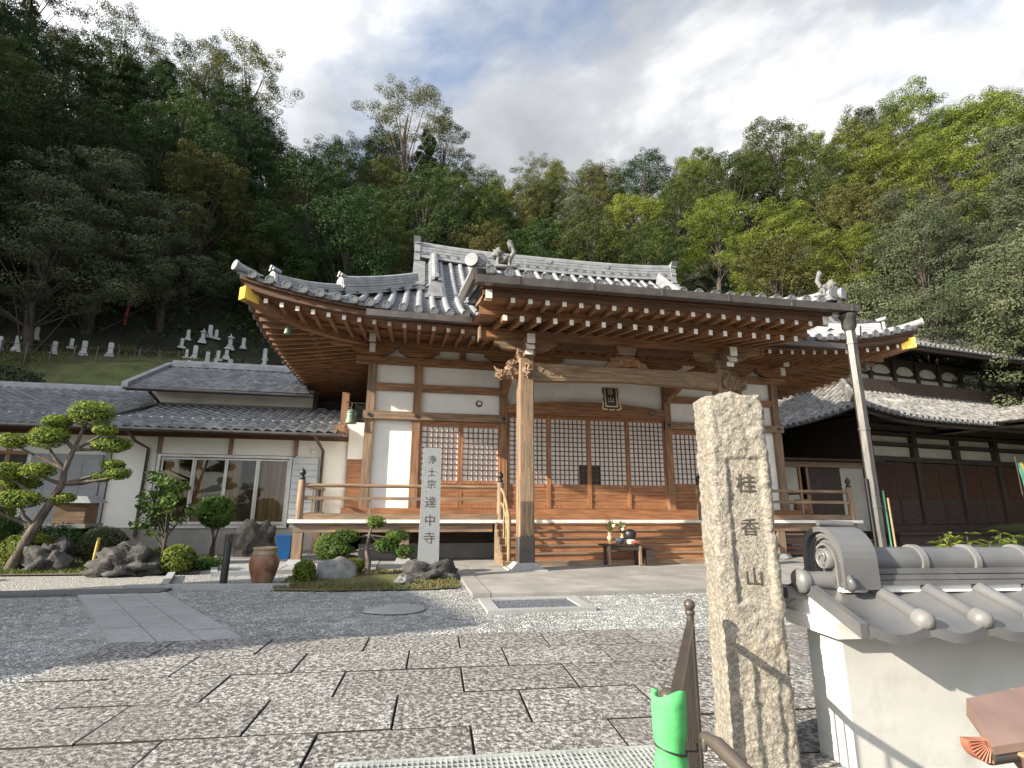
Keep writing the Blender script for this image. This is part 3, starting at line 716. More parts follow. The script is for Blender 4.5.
# lattice doors
def door(x0, x1, ztop, zlat, zbot=ZV+.28, y=YW+.0, cols=7, opening=None):
    d_ = thing('door', None, None, (x0, y, 0)); d_.parent = hall; d_.location = Vector((x0, y, 0))-hall.location
    W = x1-x0; sw = .065
    m = MB()
    for a, b in ((0,sw),(W-sw,W)): m.box(a,b,-.025,.03,zbot,ztop)
    m.box(sw,W-sw,-.024,.029,ztop-.07,ztop); m.box(sw,W-sw,-.024,.029,zlat-.09,zlat); m.box(sw,W-sw,-.024,.029,zbot,zbot+.09)
    m.build('door_frame', 'wood_red_z', d_)
    m = MB(); iw = W-2*sw; nr = round((ztop-.07-zlat)/(iw/cols)); 
    for i in range(1, cols): xx = sw+iw*i/cols; m.box(xx-.011,xx+.011,-.018,.012,zlat,ztop-.07)
    for j in range(1, nr): zz = zlat+(ztop-.07-zlat)*j/nr; m.box(sw,W-sw,-.014,.008,zz-.011,zz+.011)
    m.build('lattice', 'wood_deep', d_)
    m = MB()
    if opening: 
        o0, o1, oz = opening; m.box(sw,o0,.014,.02,zlat,ztop-.07) if o0 > sw else None
        if o1 < W-sw: m.box(o1,W-sw,.014,.02,zlat,ztop-.07)
        m.box(max(o0,sw),min(o1,W-sw),.014,.02,oz,ztop-.07)
    else: m.box(sw,W-sw,.014,.02,zlat,ztop-.07)
    m.build('paper', 'paper', d_)
    if opening:
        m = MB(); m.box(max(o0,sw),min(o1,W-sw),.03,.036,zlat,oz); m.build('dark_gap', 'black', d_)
    m = MB(); zz = zbot+.09; k = 5; hh = (zlat-.09-zz)/k
    for j in range(k): m.box(sw,W-sw,-.012-.006*(j%2),.02,zz+hh*j+.004,zz+hh*(j+1)-.004)
    m.build('board_panel', 'wood_red_x', d_)
    return d_
door(.22,1.345,3.6,2.06,cols=7); door(1.355,2.47,3.6,2.06,cols=7)
door(7.66,8.78,3.6,2.06,cols=7); door(8.79,9.90,3.6,2.06,cols=7)
xs = [2.68+1.204*i for i in range(5)]
for i in range(4):
    op = None
    if i == 1: op = (1.204-.30,1.3,2.56)
    if i == 2: op = (0,.33,2.56)
    door(xs[i]+.003, xs[i+1]-.003, 3.93, 2.0, cols=8, opening=op)
for i in (1,2,3): 
    m = MB(); m.box(xs[i]-.045, xs[i]+.045, YW-.05, YW-.028, ZV+.28, 3.93); hb(m, 'door_stile', 'wood_red_z')
for a, b in ((.20,2.48),(7.64,9.92)): rail(a, b, 3.6, 3.675, YW-.05, YW+.05, 'wood_red_x', 'door_head')
# gently arched beam over the middle bay
m = MB(); pts = []
for i in range(13):
    x = 2.66+4.83*i/12; s_ = 1-((i-6)/6)**2; pts.append((x, 4.22+.16*s_))
poly = [(2.66,3.96)]+[(7.49,3.96)]+list(reversed(pts)); m.prism(poly, (0,YW-.17,0), (1,0,0), (0,0,1), (0,.22,0)); hb(m, 'arched_beam', 'wood_x')
for x in (-.82, .82):
    pass
m = MB()
for sg in (-1,1):
    c = Vector((5.06+sg*2.0, YW-.175, 4.12)); pr = [c+Vector((sg*.14*math.cos(a)*k, 0, .10*math.sin(a)*k)) for a, k in ((0.2,1),(1.2,1),(2.2,1),(3.2,1),(4.2,.9),(5.2,.7),(6.2,.45))]; m.tube(pr, .012, 5)
hb(m, 'carved_scroll', 'wood_deep')
rail(2.66, 7.49, 3.93, 3.957, YW-.06, YW+.04, 'wood_red_x', 'door_head')
# round white box lamp on the left wall panel
m = MB(); m.lathe([(.10,0),(.10,.04),(.07,.05)], (1.86,YW+.055,4.24), 16, 'y'); wl = hb(m, 'wall_lamp', 'black'); m = MB(); m.lathe([(.06,0),(.055,.04),(.02,.07)], (1.86,YW+.0,4.24), 14, 'y'); hb(m, 'lens', 'flower_white', wl)

# verandah
m = MB(); nb = 44
m.box(-2.70,12.78,YV+.07,YW-.17,ZV-.06,ZV); m.box(-2.70,XL-.17,YW-.17,22,ZV-.06,ZV); m.box(XR+.17,12.78,YW-.17,22,ZV-.06,ZV); hb(m, 'verandah_floor', 'wood_grey_x')
m = MB()
for i in range(nb):
    a = -2.74+15.56*i/nb; b = a+15.56/nb-.006; m.box(a,b,YV,YV+.068,ZV-.075,ZV+.004)
for i in range(20): m.box(-2.74,-2.702,YV+.07+i*.42,YV+.07+i*.42+.414,ZV-.075,ZV+.004)
hb(m, 'white_board_ends', 'white_paint')
m = MB(); m.box(-2.62,2.1,YV+.10,YV+.26,ZV-.29,ZV-.078); m.box(7.95,12.7,YV+.10,YV+.26,ZV-.29,ZV-.078); hb(m, 'verandah_joist', 'wood_grey_x')
m = MB(); m.box(-2.62,-2.46,YV+.27,21.5,ZV-.29,ZV-.078); hb(m, 'verandah_joist', 'wood_grey_y')
for x in (-2.5,-.05,10.2,12.6):
    m = MB(); m.box(x-.11,x+.11,YV+.08,YV+.28,.16,ZV-.30); hb(m, 'verandah_leg', 'wood_grey_z'); m = MB(); m.hexa([(x-.2,YV-.02,.05),(x+.2,YV-.02,.05),(x+.2,YV+.38,.05),(x-.2,YV+.38,.05),(x-.15,YV+.03,.158),(x+.15,YV+.03,.158),(x+.15,YV+.33,.158),(x-.15,YV+.33,.158)]); hb(m, 'footing_stone', 'granite_step')
for y in (16.2,19):
    m = MB(); m.box(-2.61,-2.39,y-.1,y+.1,.05,ZV-.30); hb(m, 'verandah_leg', 'wood_grey_z')
m = MB(); m.box(XL-.05,XR+.05,YW-.08,YW+.15,.05,.42); m.box(XL-.05,XL+.15,YW+.16,22.9,.05,.42); hb(m, 'foundation', 'concrete')
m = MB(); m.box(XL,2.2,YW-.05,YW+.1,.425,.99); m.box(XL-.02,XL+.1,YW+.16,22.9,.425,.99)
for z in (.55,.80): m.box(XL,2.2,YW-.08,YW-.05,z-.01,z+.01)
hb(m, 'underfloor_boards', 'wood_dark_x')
m = MB()
for i in range(6): m.box(8.0,12.72,YV+.30+.02*(i%2),YV+.34+.02*(i%2),.10+i*.145,.10+i*.145+.10)
hb(m, 'vent_slats', 'wood_deep')
# steps across the middle
st = thing('steps', None, None); st.parent = hall; st.location = Vector((2.20,12.35,0))-hall.location
W = 5.74; NS = 5; rise = (ZV-.085-.16)/4.6
m = MB(); m.box(-.02,W+.02,-.05,.30,.05,.17); m.build('bottom_sill', 'wood_grey_x', st)
for i in range(NS):
    y = .16+i*.215; z = (.165+(i+1)*.164)
    m = MB(); m.box(0,W,y-.035,y+.235,z-.035,z); m.build('tread', 'wood_grey_x', st)
    m = MB(); m.box(.02,W-.02,y,y+.028,z-.161,z-.037); m.build('riser', 'wood_red_x', st)
m = MB(); y = .16+5*.215-.03; m.box(.02,W-.02,y,y+.03,.96-.03-.0,.921+.0); 
for x in (-.045, W+.0):
    m = MB(); pl = [(0,.05),(0,.30)]
    for i in range(NS): pl += [(.10+i*.215,(.165+(i+1)*.164)+.01),(.10+(i+1)*.215,(.165+(i+1)*.164)+.01)]
    pl = [(-.05,.05),(-.05,.18),(.10,.18)]+pl[2:]+[(1.05+.12,.05)]
    m.prism(pl, (x,0,0), (0,1,0), (0,0,1), (.04,0,0)); m.build('string', 'wood_grey_y', st)
# railings with onion finials
def finial(m, x, y, z, s=1.):
    m.lathe([(.055*s,0),(.075*s,.02*s),(.075*s,.05*s),(.05*s,.06*s),(.045*s,.10*s),(.07*s,.13*s),(.078*s,.17*s),(.06*s,.22*s),(.02*s,.26*s),(.004,.30*s)], (x,y,z), 12)
def railing(x0, x1, y0, y1, p0=True, p1=True):
    r_ = thing('railing', None, None); r_.parent = hall; r_.location = Vector((x0,y0,ZV))-hall.location
    dx, dy = x1-x0, y1-y0; L_ = math.hypot(dx, dy); D = Vector((dx/L_, dy/L_, 0))
    for ok, q in ((p0,0),(p1,1)):
        if ok:
            c = D*(L_*q); m = MB(); m.lathe([(.085,0),(.085,.92),(.07,.93)], c, 14); m.build('newel_post', 'wood_grey_z', r_); m = MB(); finial(m, c.x, c.y, .93); m.build('finial', 'black', r_)
    m = MB(); m.bar((0,0,.075), D*L_+Vector((0,0,.075)), .11, .14); m.build('bottom_rail', 'wood_grey_x', r_)
    m = MB(); m.bar((0,0,.50), D*L_+Vector((0,0,.50)), .075, .075); m.build('middle_rail', 'wood_grey_x', r_)
    m = MB(); m.tube([D*(-.05)+Vector((0,0,.80)), D*(L_+.05)+Vector((0,0,.80))], .045, 10); m.build('top_rail', 'wood_grey_x', r_)
    k = max(1, round(L_/1.5))
    for i in range(1, k):
        c = D*(L_*i/k); m = MB(); m.bar(c+Vector((0,0,.145)), c+Vector((0,0,.79)), .05, .05, (0,1,0) if abs(D.x) > .5 else (1,0,0)); m.build('baluster', 'wood_grey_z', r_)
    return r_
railing(-2.52, 2.30, 13.56, 13.56); railing(7.85, 12.62, 13.56, 13.56)
railing(-2.52, -2.52, 13.56+.1, 21.5, False, False); railing(12.62, 12.62, 13.66, 21.5, False, False)
# sloping stair rails
for x in (2.32, 7.83):
    r_ = thing('stair_rail', None, None); r_.parent = hall; r_.location = Vector((x,13.5,ZV))-hall.location
    for zz, rr in ((.76,.04),(.42,.03)):
        m = MB(); m.tube([(0,0,zz),(0,-.35,zz-.10),(0,-.75,zz-.38),(0,-1.08,zz-.72)], rr, 8); m.build('sloping_rail', 'bamboo', r_)
    m = MB(); m.tube([(0,-1.08,-.93),(0,-1.08,.10)], .045, 10); m.build('lower_post', 'bamboo', r_)
    for yy, za, zb in ((-.4,-.4,.62),(-.75,-.6,.35)):
        m = MB(); m.tube([(0,yy,za),(0,yy,zb)], .025, 8); m.build('baluster', 'bamboo', r_)
# step edging under the porch roof : porch posts
PY = 11.72
for x in (2.55, 7.60):
    pp = thing('porch_post', None, None); pp.parent = hall; pp.location = Vector((x,PY,0))-hall.location
    m = MB(); a = .175; c = .03; prof = [(-a+c,-a),(a-c,-a),(a,-a+c),(a,a-c),(a-c,a),(-a+c,a),(-a,a-c),(-a,-a+c)]
    m.prism(prof, (0,0,.70), (1,0,0), (0,1,0), (0,0,4.05)); m.build('shaft', 'wood_grey_z', pp)
    m = MB(); a = .182; prof = [(-a+c,-a),(a-c,-a),(a,-a+c),(a,a-c),(a-c,a),(-a+c,a),(-a,a-c),(-a,-a+c)]
    m.prism(prof, (0,0,.215), (1,0,0), (0,1,0), (0,0,.52)); m.prism([(-.182,.735),(-.10,.78),(-.04,.74),(0,.80),(.05,.75),(.12,.79),(.182,.735)], (0,-.183,0), (1,0,0), (0,0,1), (0,.01,0)); m.build('bronze_shoe', 'gutter', pp)
    m = MB(); m.hexa([(-.42,-.42,.05),(.42,-.42,.05),(.42,.42,.05),(-.42,.42,.05),(-.40,-.40,.09),(.40,-.40,.09),(.40,.40,.09),(-.40,.40,.09)]); m.hexa([(-.34,-.34,.092),(.34,-.34,.092),(.34,.34,.092),(-.34,.34,.092),(-.22,-.22,.214),(.22,-.22,.214),(.22,.22,.214),(-.22,.22,.214)]); m.build('base_stone', 'granite_step', pp)
# porch beams
m = MB(); poly = [(2.45,4.20),(2.75,4.24),(5.07,4.33),(7.4,4.24),(7.7,4.20),(7.75,4.66),(2.4,4.66)]; m.prism(poly, (0,PY-.13,0), (1,0,0), (0,0,1), (0,.26,0)); rb = hb(m, 'rainbow_beam', 'wood_grey_x')
m = MB()
for sg in (-1, 1):
    for (ox, oz, s_, ph) in ((1.95,4.45,.15,0),(1.62,4.40,.12,2),(1.30,4.47,.10,1)):
        c = Vector((5.07+sg*ox, PY-.134, oz)); m.tube([c+Vector((sg*s_*(1-k/12)*math.cos(ph+k*.6)*1.5, 0, s_*(1-k/12)*math.sin(ph+k*.6))) for k in range(11)], .012, 5)
    m.tube([(5.07+sg*1.2,PY-.134,4.42),(5.07+sg*.9,PY-.134,4.47),(5.07+sg*.6,PY-.134,4.44),(5.07+sg*.3,PY-.134,4.47)], .012, 5)
m.tube([(2.8,PY-.134,4.30),(5.07,PY-.134,4.385),(7.3,PY-.134,4.30)], .01, 5)
hb(m, 'carved_vine', 'bamboo', rb)
for x, sg in ((2.55,-1),(7.60,1)):                                   # carved beast noses on the posts
    m = MB(); m.blob((x+sg*.33,PY,4.44),(.20,.11,.17),.35,3,3.2,int(x)); m.blob((x+sg*.55,PY,4.36),(.13,.10,.10),.4,3,4,int(x)+2); m.blob((x+sg*.30,PY,4.62),(.14,.15,.09),.4,3,4,3); m.tube([(x+sg*.5,PY,4.42),(x+sg*.68,PY,4.47),(x+sg*.74,PY,4.56)],[.06,.04,.015],8); hb(m, 'carved_nose', 'wood_grey_z', rb)
    m = MB(); m.blob((x,PY-.27,4.44),(.10,.16,.16),.35,3,3.2,int(x)+5); m.blob((x,PY-.40,4.38),(.07,.09,.08),.4,3,4,9); m.tube([(x,PY-.4,4.46),(x+.0,PY-.5,4.52)],[.05,.015],8); hb(m, 'carved_nose', 'wood_grey_z', rb)
for x in (2.55, 7.60):
    m = MB(); m.hexa([(x-.15,PY-.15,4.755),(x+.15,PY-.15,4.755),(x+.15,PY+.15,4.755),(x-.15,PY+.15,4.755),(x-.22,PY-.22,4.87),(x+.22,PY-.22,4.87),(x+.22,PY+.22,4.87),(x-.22,PY+.22,4.87)]); m.box(x-.22,x+.22,PY-.22,PY+.22,4.873,4.97); hb(m, 'bearing_block', 'wood_grey_x')
    boat((x,PY,4.975), 1.5, .24, .17, 'wood_grey_x'); 
    m = MB(); m.prism([(-.62,.02),(-.58,-.10),(-.46,-.14),(-.40,-.22),(.5,-.22),(.5,.20),(-.62,.20)], (x-.085,PY,5.0), (0,1,0), (0,0,1), (.17,0,0)); m.m = 1
    m.box(x-.09,x+.09,PY-.645,PY-.622,4.98,5.20); m.box(x-.09,x+.09,PY-.47,PY-.448,4.76,4.87); m.prism([(0,0),(.10,0),(.20,.14),(.10,.14)], (x-.088,PY-.66,4.86),(0,1,0),(0,0,1),(.176,0,0)); hb(m, 'bracket_nose', ['wood_grey_x','white_paint'])
    # curved tie to the hall
    m = MB(); p = [(x,PY+.2,4.72),(x,PY+.9,4.95),(x,PY+1.7,4.98),(x,PY+2.6,4.75),(x,YW-.14,4.55)]
    for a, b in zip(p, p[1:]): m.bar(a, b, .18, .30, (0,0,1))
    hb(m, 'tie_beam', 'wood_y')
m = MB(); poly = [(-.55,4.665),(-.48,4.80),(-.30,4.84),(-.20,4.95),(0,4.99),(.20,4.95),(.30,4.84),(.48,4.80),(.55,4.665),(.30,4.665),(.22,4.74),(0,4.79),(-.22,4.74),(-.30,4.665)]
m.prism([(x+5.07,z) for x, z in poly[:9]]+[(5.07+x,z) for x, z in poly[9:]], (0,PY-.07,0), (1,0,0), (0,0,1), (0,.14,0)); m.blob((5.07,PY-.05,4.80),(.34,.06,.13),.5,3,5,2); hb(m, 'frog_leg_strut', 'wood_z')
m = MB(); m.hexa([(4.87,PY-.1,4.995),(5.27,PY-.1,4.995),(5.27,PY+.1,4.995),(4.87,PY+.1,4.995),(4.80,PY-.13,5.20),(5.34,PY-.13,5.20),(5.34,PY+.13,5.20),(4.80,PY+.13,5.20)]); hb(m, 'bearing_block', 'wood_grey_x')
for x in (3.75, 6.4): boat((x, YW-.06, 5.47), 1.2, .25, .13)
m = MB(); m.box(1.45,8.75,PY-.13,PY+.13,5.215,5.46); hb(m, 'porch_purlin', 'wood_x')
m = MB(); m.box(2.9,7.25,PY-.07,PY+.07,4.93,5.21) if False else m.box(3.3,4.79,PY-.06,PY+.06,5.05,5.21); m.box(5.35,6.84,PY-.06,PY+.06,5.05,5.21); hb(m, 'purlin_board', 'wood_deep')
for x in (1.45, 8.75):
    m = MB(); m.hexa([(x-.02 if x<5 else x-.02,PY-.17,5.17)]*1+[(x+.02,PY-.17,5.17),(x+.02,PY+.17,5.17),(x-.02,PY+.17,5.17),(x-.02,PY-.17,5.50),(x+.02,PY-.17,5.50),(x+.02,PY+.17,5.50),(x-.02,PY+.17,5.50)]); hb(m, 'purlin_end', 'wood_grey_y')
# porch roof
KX0, KX1, KY = 1.16, 9.20, 9.62
def klift(x): u = abs(x-5.18)/4.02; return .14*min(u,1.05)**3
def kz(v, x): return 5.80+.19*v+.012*v*v+klift(x)
def kroof(u, v): x = 5.18+u; y = KY+v; return Vector((x, y, kz(v, x)))
ku = [-3.80+SP*i for i in range(21)]
mb = MB(); tiles(mb, kroof, ku, lambda u: 4.6, v0=-.15)
proof = hb(mb, 'porch_roof', ['tile','tile_round','tile_cap']); 
for sg in (-1, 1):       # verge: stacked tiles with a round tile along the edge
    x = 5.18+sg*4.02; m = MB(); p = [(x, KY+v, kz(v, x)+.02) for v in (-.1,.5,1.2,2,2.8,3.4)]
    m.sweep(p, noshi(.26,.10,2,.22)); m.tube([(a, b, c+.17) for a, b, c in p], .10, 10); c = Vector(p[0])+Vector((0,-.03,.17)); m.m = 1; m.lathe([(.14,0),(.14,.05),(.11,.055),(.10,.04)], c, 16, 'y'); hb(m, 'verge_ridge', ['tile_round','tile_cap'], proof)
    m = MB(); x2 = x+sg*.16; m.tube([(x2-sg*.3,KY+.1,kz(0,x)+.06),(x2,KY-.07,kz(0,x)+.14)], .09, 12); c = Vector((x2,KY-.10,kz(0,x)+.15)); MR = Matrix.Rotation(sg*R(25),3,'Z'); m.lathe([(.135,-.05),(.135,.04),(.11,.042),(.10,.02)], c, 18, 'y', MR); m.m = 1; m.lathe([(.098,.0),(.098,.024)], c, 18, 'y', MR); m.m = 0; d_ = MR@Vector((0,-1,0)); t_ = MR@Vector((1,0,0)); Z_ = Vector((0,0,1))
    for ax, ay in ((t_,Z_),(Z_,t_)): e1 = ax*.08; e2 = ay*.014; m.add([c+d_*.034-e1-e2, c+d_*.034+e1-e2, c+d_*.034+e1+e2, c+d_*.034-e1+e2], [(0,1,2,3)])
    hb(m, 'corner_tile', ['tile_round','tile_cap'], proof)
    # curved bargeboard on the side
    m = MB()
    for v0, v1 in ((-.12,.5),(.5,1.2),(1.2,2),(2,2.9)):
        xx = 5.18+sg*4.11; m.hexa([(xx-.04,KY+v0,kz(v0,xx)-.24),(xx+.04,KY+v0,kz(v0,xx)-.24),(xx+.04,KY+v1,kz(v1,xx)-.24),(xx-.04,KY+v1,kz(v1,xx)-.24),(xx-.04,KY+v0,kz(v0,xx)+.03),(xx+.04,KY+v0,kz(v0,xx)+.03),(xx+.04,KY+v1,kz(v1,xx)+.03),(xx-.04,KY+v1,kz(v1,xx)+.03)])
    hb(m, 'verge_board', 'gutter', proof)
    m = MB(); xx = 5.18+sg*3.81; P_ = [(.04,5.33),(.12,5.42)]
    pr = [(.06,-.43),(.5,-.34),(1.1,-.28),(1.8,-.27)]
    for (v0,d0),(v1,d1) in zip(pr, pr[1:]):
        m.hexa([(xx-.06,KY+v0,kz(v0,xx)+d0-.16),(xx+.06,KY+v0,kz(v0,xx)+d0-.16),(xx+.06,KY+v1,kz(v1,xx)+d1-.16),(xx-.06,KY+v1,kz(v1,xx)+d1-.16),(xx-.06,KY+v0,kz(v0,xx)+d0+.08),(xx+.06,KY+v0,kz(v0,xx)+d0+.08),(xx+.06,KY+v1,kz(v1,xx)+d1+.08),(xx-.06,KY+v1,kz(v1,xx)+d1+.08)])
    m.m = 1; v0, d0 = pr[0]; m.box(xx-.065,xx+.065,KY+v0-.02,KY+v0-.002,kz(0,xx)+d0-.10,kz(0,xx)+d0+.09); hb(m, 'curved_bargeboard', ['wood_grey_y','white_paint'], proof)
def lion(sg, x, y, z, parent):
    m = MB(); m.blob((x,y,z+.20),(.26,.13,.14),.22,3,2.5,3); m.blob((x-sg*.22,y-.02,z+.30),(.15,.14,.16),.4,3,4.5,5); m.blob((x-sg*.36,y-.05,z+.26),(.08,.08,.07),.2,2,3,6)
    for a, b in ((-.20,.07),(-.20,-.08),(.18,.08),(.18,-.08)): m.tube([(x-sg*-a if False else x+sg*a,y+b,z+.2),(x+sg*a-sg*.03,y+b,z+.1),(x+sg*a,y+b,z-.03)],[.07,.05,.055],8)
    m.tube([(x+sg*.22,y,z+.25),(x+sg*.33,y,z+.42),(x+sg*.24,y,z+.58),(x+sg*.13,y,z+.66),(x+sg*.16,y,z+.74)],[.07,.08,.08,.06,.02],8); m.blob((x+sg*.2,y,z+.58),(.09,.07,.13),.4,2,4,8)
    m.blob((x,y,z-.02),(.48,.16,.06),.2,2,3,1)
    m.v = [(x+(a-x)*.62, y+(b-y)*.62, z+(c-z)*.82) for a, b, c in m.v]
    return hb(m, 'lion_ornament', 'rock_pale', parent, True)
lion(1, KX0+.52, KY+.12, kz(0,KX0+.4)+.22, proof); lion(-1, KX1-.02, KY+.12, kz(0,KX1-.4)+.22, proof)
# porch gutter and fascia
m = MB(); m.hexa([(KX0-.08,KY-.27,5.58),(KX1+.42,KY-.27,5.63),(KX1+.42,KY-.10,5.63),(KX0-.08,KY-.10,5.58),(KX0-.08,KY-.29,5.73),(KX1+.42,KY-.29,5.78),(KX1+.42,KY-.07,5.78),(KX0-.08,KY-.07,5.73)])
for i in range(6): x = 1.9+i*1.5; m.box(x-.015,x+.015,KY-.305,KY-.26,5.585+.008*i,5.755+.006*i)
gu = hb(m, 'gutter', 'gutter')
m = MB(); m.box(KX0+.06,KX1-.06,KY-.0,KY+.12,5.60,5.79); m.box(KX0+.1,KX1-.1,KY+.08,KY+.20,5.47,5.598); hb(m, 'porch_fascia', 'wood_deep', proof)
m = MB()
for i in range(10):
    for a, b, za, zb in ((.12,2.2,.50,.0),):
        pass
m.add([(KX0+.1,KY+.1,5.472),(KX1-.1,KY+.1,5.472),(KX1-.1,KY+.75,5.50),(KX0+.1,KY+.75,5.50)], [(0,3,2,1)]); m.add([(KX0+.1,KY+.70,5.30),(KX1-.1,KY+.70,5.30),(KX1-.1,YW-.2,6.15),(KX0+.1,YW-.2,6.15)], [(0,3,2,1)])
m.add([(KX0+.1,KY+.75,5.28),(KX1-.1,KY+.75,5.28),(KX1-.1,KY+.75,5.50),(KX0+.1,KY+.75,5.50)], [(0,1,2,3)])
hb(m, 'porch_soffit', 'wood_x', proof)
for i in range(20):
    x = 2.0+.3575*i-.13
    m = rafter((x, KY), (0,1), 5.365, 5.43, .13, .85, .09, .12); hb(m, 'flying_rafter', ['wood_x','white_paint'], proof)
for i in range(20):
    x = 1.78+.3575*i
    m = rafter((x, KY), (0,1), 5.12, 5.93, .52, YW-.25-KY-.0, .09, .12); hb(m, 'porch_rafter', ['wood_x','white_paint'], proof)
# downpipe with hopper
dp = thing('downpipe', None, None); dp.parent = hall; dp.location = Vector((9.42,9.50,0))-hall.location
m = MB(); m.lathe([(.20,5.62),(.21,5.66),(.21,5.78)][:0]+[(.105,5.20),(.115,5.24),(.15,5.30),(.155,5.50),(.19,5.53),(.20,5.58)], (0,0,0), 6); m.lathe([(.135,5.60),(.13,5.68),(.20,5.74),(.20,5.80)], (0,0,0), 4, M=Matrix.Rotation(R(45),3,'Z')); m.build('hopper', 'downpipe', dp)
m = MB(); m.lathe([(.105,0.0),(.105,5.20)], (0,0,0), 6); 
for z in (1.4,3.0,4.9): m.lathe([(.12,z),(.12,z+.05)], (0,0,0), 6)
for f in (m,): f.sm = [False]*len(f.sm)
m.build('pipe', 'downpipe', dp)
m = MB(); m.tube([(.30,.0,5.35),(.26,0,5.1),(.13,0,5.05)], .015, 6); m.build('bracket', 'brown_metal', dp)

# ------------------------------------------------------------------ priest's house on the left
def wave_tiles(mb, P, u0, u1, v1, per=.275, course=.24, K=6, amp=.036, lipr=None):
    n = int(round((u1-u0)/per)); nc = int(math.ceil(v1/course)); Z = Vector((0,0,1)); W_ = n*K+1
    def h(q): f = (q%K)/K; return amp*(math.sin(2*math.pi*f)*.75+.35*math.sin(4*math.pi*f+.6))
    mb.smooth = True
    for j in range(nc):
        a = j*course; b = min(a+course, v1); vs = []
        for vv, dz in ((a,.03),(b,.0),(a,-.004 if j else -.04)):
            for q in range(W_):
                u = u0+(u1-u0)*q/(W_-1); p = P(u, vv)
                vs.append((p[0], p[1], p[2]+h(q)+dz))
        mb.add(vs, [(q,q+1,W_+q+1,W_+q) for q in range(W_-1)])
        mb.smooth = False; mb.add([vs[q] for q in range(W_)]+[vs[2*W_+q] for q in range(W_)], [(W_+q,W_+q+1,q+1,q) for q in range(W_-1)]); mb.smooth = True
    mb.smooth = False
HX, HY = -7.0, 17.0
house = thing('house', 'white plastered single-storey house with grey wavy tiled roofs and glass sliding doors', 'house', (HX,HY,0))
def cb(m, name, mats, parent=house, smooth=None, off=(HX,HY,0)):
    o = m.build(name, mats, None, smooth); o.parent = parent
    q = parent; tot = Vector((0,0,0))
    while q: tot += q.location; q = q.parent
    o.location = -tot; return o
m = MB(); m.box(-16,-7.22,17.0,17.2,.74,3.9); m.box(-7.22,-3.42,17.0,17.2,2.82,3.9); m.box(-3.42,-1.9,17.0,17.2,.74,3.9); cb(m, 'wall', 'plaster_cream'); m = MB(); m.box(-16,-1.9,21.6,21.8,.3,4.8); cb(m, 'rear_wall', 'plaster_cream'); m = MB(); m.box(-8.25,-3.35,18.7,18.85,4.2,5.2); m.box(-8.25,-8.1,18.845,21.6,4.2,5.25); cb(m, 'upper_wall', 'plaster_cream')
m = MB(); m.box(-16,-1.9,16.96,17.25,.0,.74); cb(m, 'plinth', 'concrete')
for x in (-13.2,-10.9,-8.42,-7.16,-5.25,-3.42):
    m = MB(); z0 = .76 if x < -8 else 2.83; m.box(x-.06,x+.06,16.955,17.02,z0,3.42); cb(m, 'wall_post', 'wood_grey_z')
m = MB(); m.box(-16,-1.9,16.94,17.0,3.30,3.44); cb(m, 'eave_beam', 'wood_deep')
def lower(u, v): return Vector((u, 16.0+v, 3.50+.375*v+.004*v*v))
mb = MB(); wave_tiles(mb, lower, -16, -8.3, 4.5); wave_tiles(mb, lower, -8.3, -2.15, 2.75)
roof2 = cb(mb, 'lower_roof', 'tile_house')
def lback(u, v): return Vector((u, 25.0-v, 3.50+.375*v))
mb = MB(); mb.add([(-16,25,3.5),(-2.2,25,3.5),(-2.2,20.5,5.2),(-16,20.5,5.2)], [(1,0,3,2)]); cb(mb, 'rear_roof', 'tile_house')
m = MB(); m.sweep([(-16,20.5,5.2),(-8.3,20.5,5.2)], noshi(.34,.14,2,.26)); cb(m, 'ridge', 'tile_round', roof2)
m = MB(); m.box(-8.22,-2.9,18.62,18.70,4.50,4.60); cb(m, 'flashing', 'gutter', roof2)
m = MB(); m.box(-16,-2.15,16.06,16.16,3.34,3.47); m.add([(-16,16.1,3.40),(-2.15,16.1,3.40),(-2.15,17.0,3.62),(-16,17.0,3.62)], [(0,3,2,1)]); cb(m, 'fascia', 'wood_dark_x', roof2)
m = MB(); m.tube([(-16,15.95,3.43),(-1.95,15.95,3.36)], .055, 8); cb(m, 'gutter', 'gutter')
def upper(u, v):
    t = v/2.7; x = u; return Vector((x, 17.8+v, 4.95+.49*v))
mb = MB(); 
def wave_upper(mb):
    # hip at the right end: clip rows by length
    per = .275; u0, u1 = -8.75, -3.35
    n = int((u1-u0)/per); K = 6; Z = 0
    for j in range(12):
        a = j*.235; b = min(a+.235, 2.7); xr = u1-a*.38; xr2 = u1-b*.38; xl = u0+a*.06; W_ = n*K+1; vs = []
        for vv, dz in ((a,.03),(b,0),(a,-.004 if j else -.04)):
            for q in range(W_):
                u = min(u0+(u1-u0)*q/(W_-1), xr); f = (q%K)/K; h_ = .028*(math.sin(2*math.pi*f)*.75+.35*math.sin(4*math.pi*f+.6)); p = upper(max(u,xl), vv); vs.append((p.x, p.y, p.z+h_+dz))
        mb.smooth = True; mb.add(vs, [(q,q+1,W_+q+1,W_+q) for q in range(W_-1)]); mb.smooth = False
        mb.add([vs[q] for q in range(W_)]+[vs[2*W_+q] for q in range(W_)], [(W_+q,W_+q+1,q+1,q) for q in range(W_-1)])
wave_upper(mb); mb.add([(-8.75,23.2,4.95),(-3.35,23.2,4.95),(-4.4,20.5,6.27),(-8.6,20.5,6.27)], [(1,0,3,2)]); mb.add([(-3.35,17.8,4.97),(-3.35,23.2,4.97),(-4.37,20.5,6.27)], [(0,1,2)])
roof3 = cb(mb, 'upper_roof', 'tile_house')
m = MB(); m.sweep([(-8.62,20.5,6.22),(-4.3,20.5,6.22)], noshi(.34,.16,2,.26)); cb(m, 'ridge', 'tile_round', roof3)
m = MB(); 
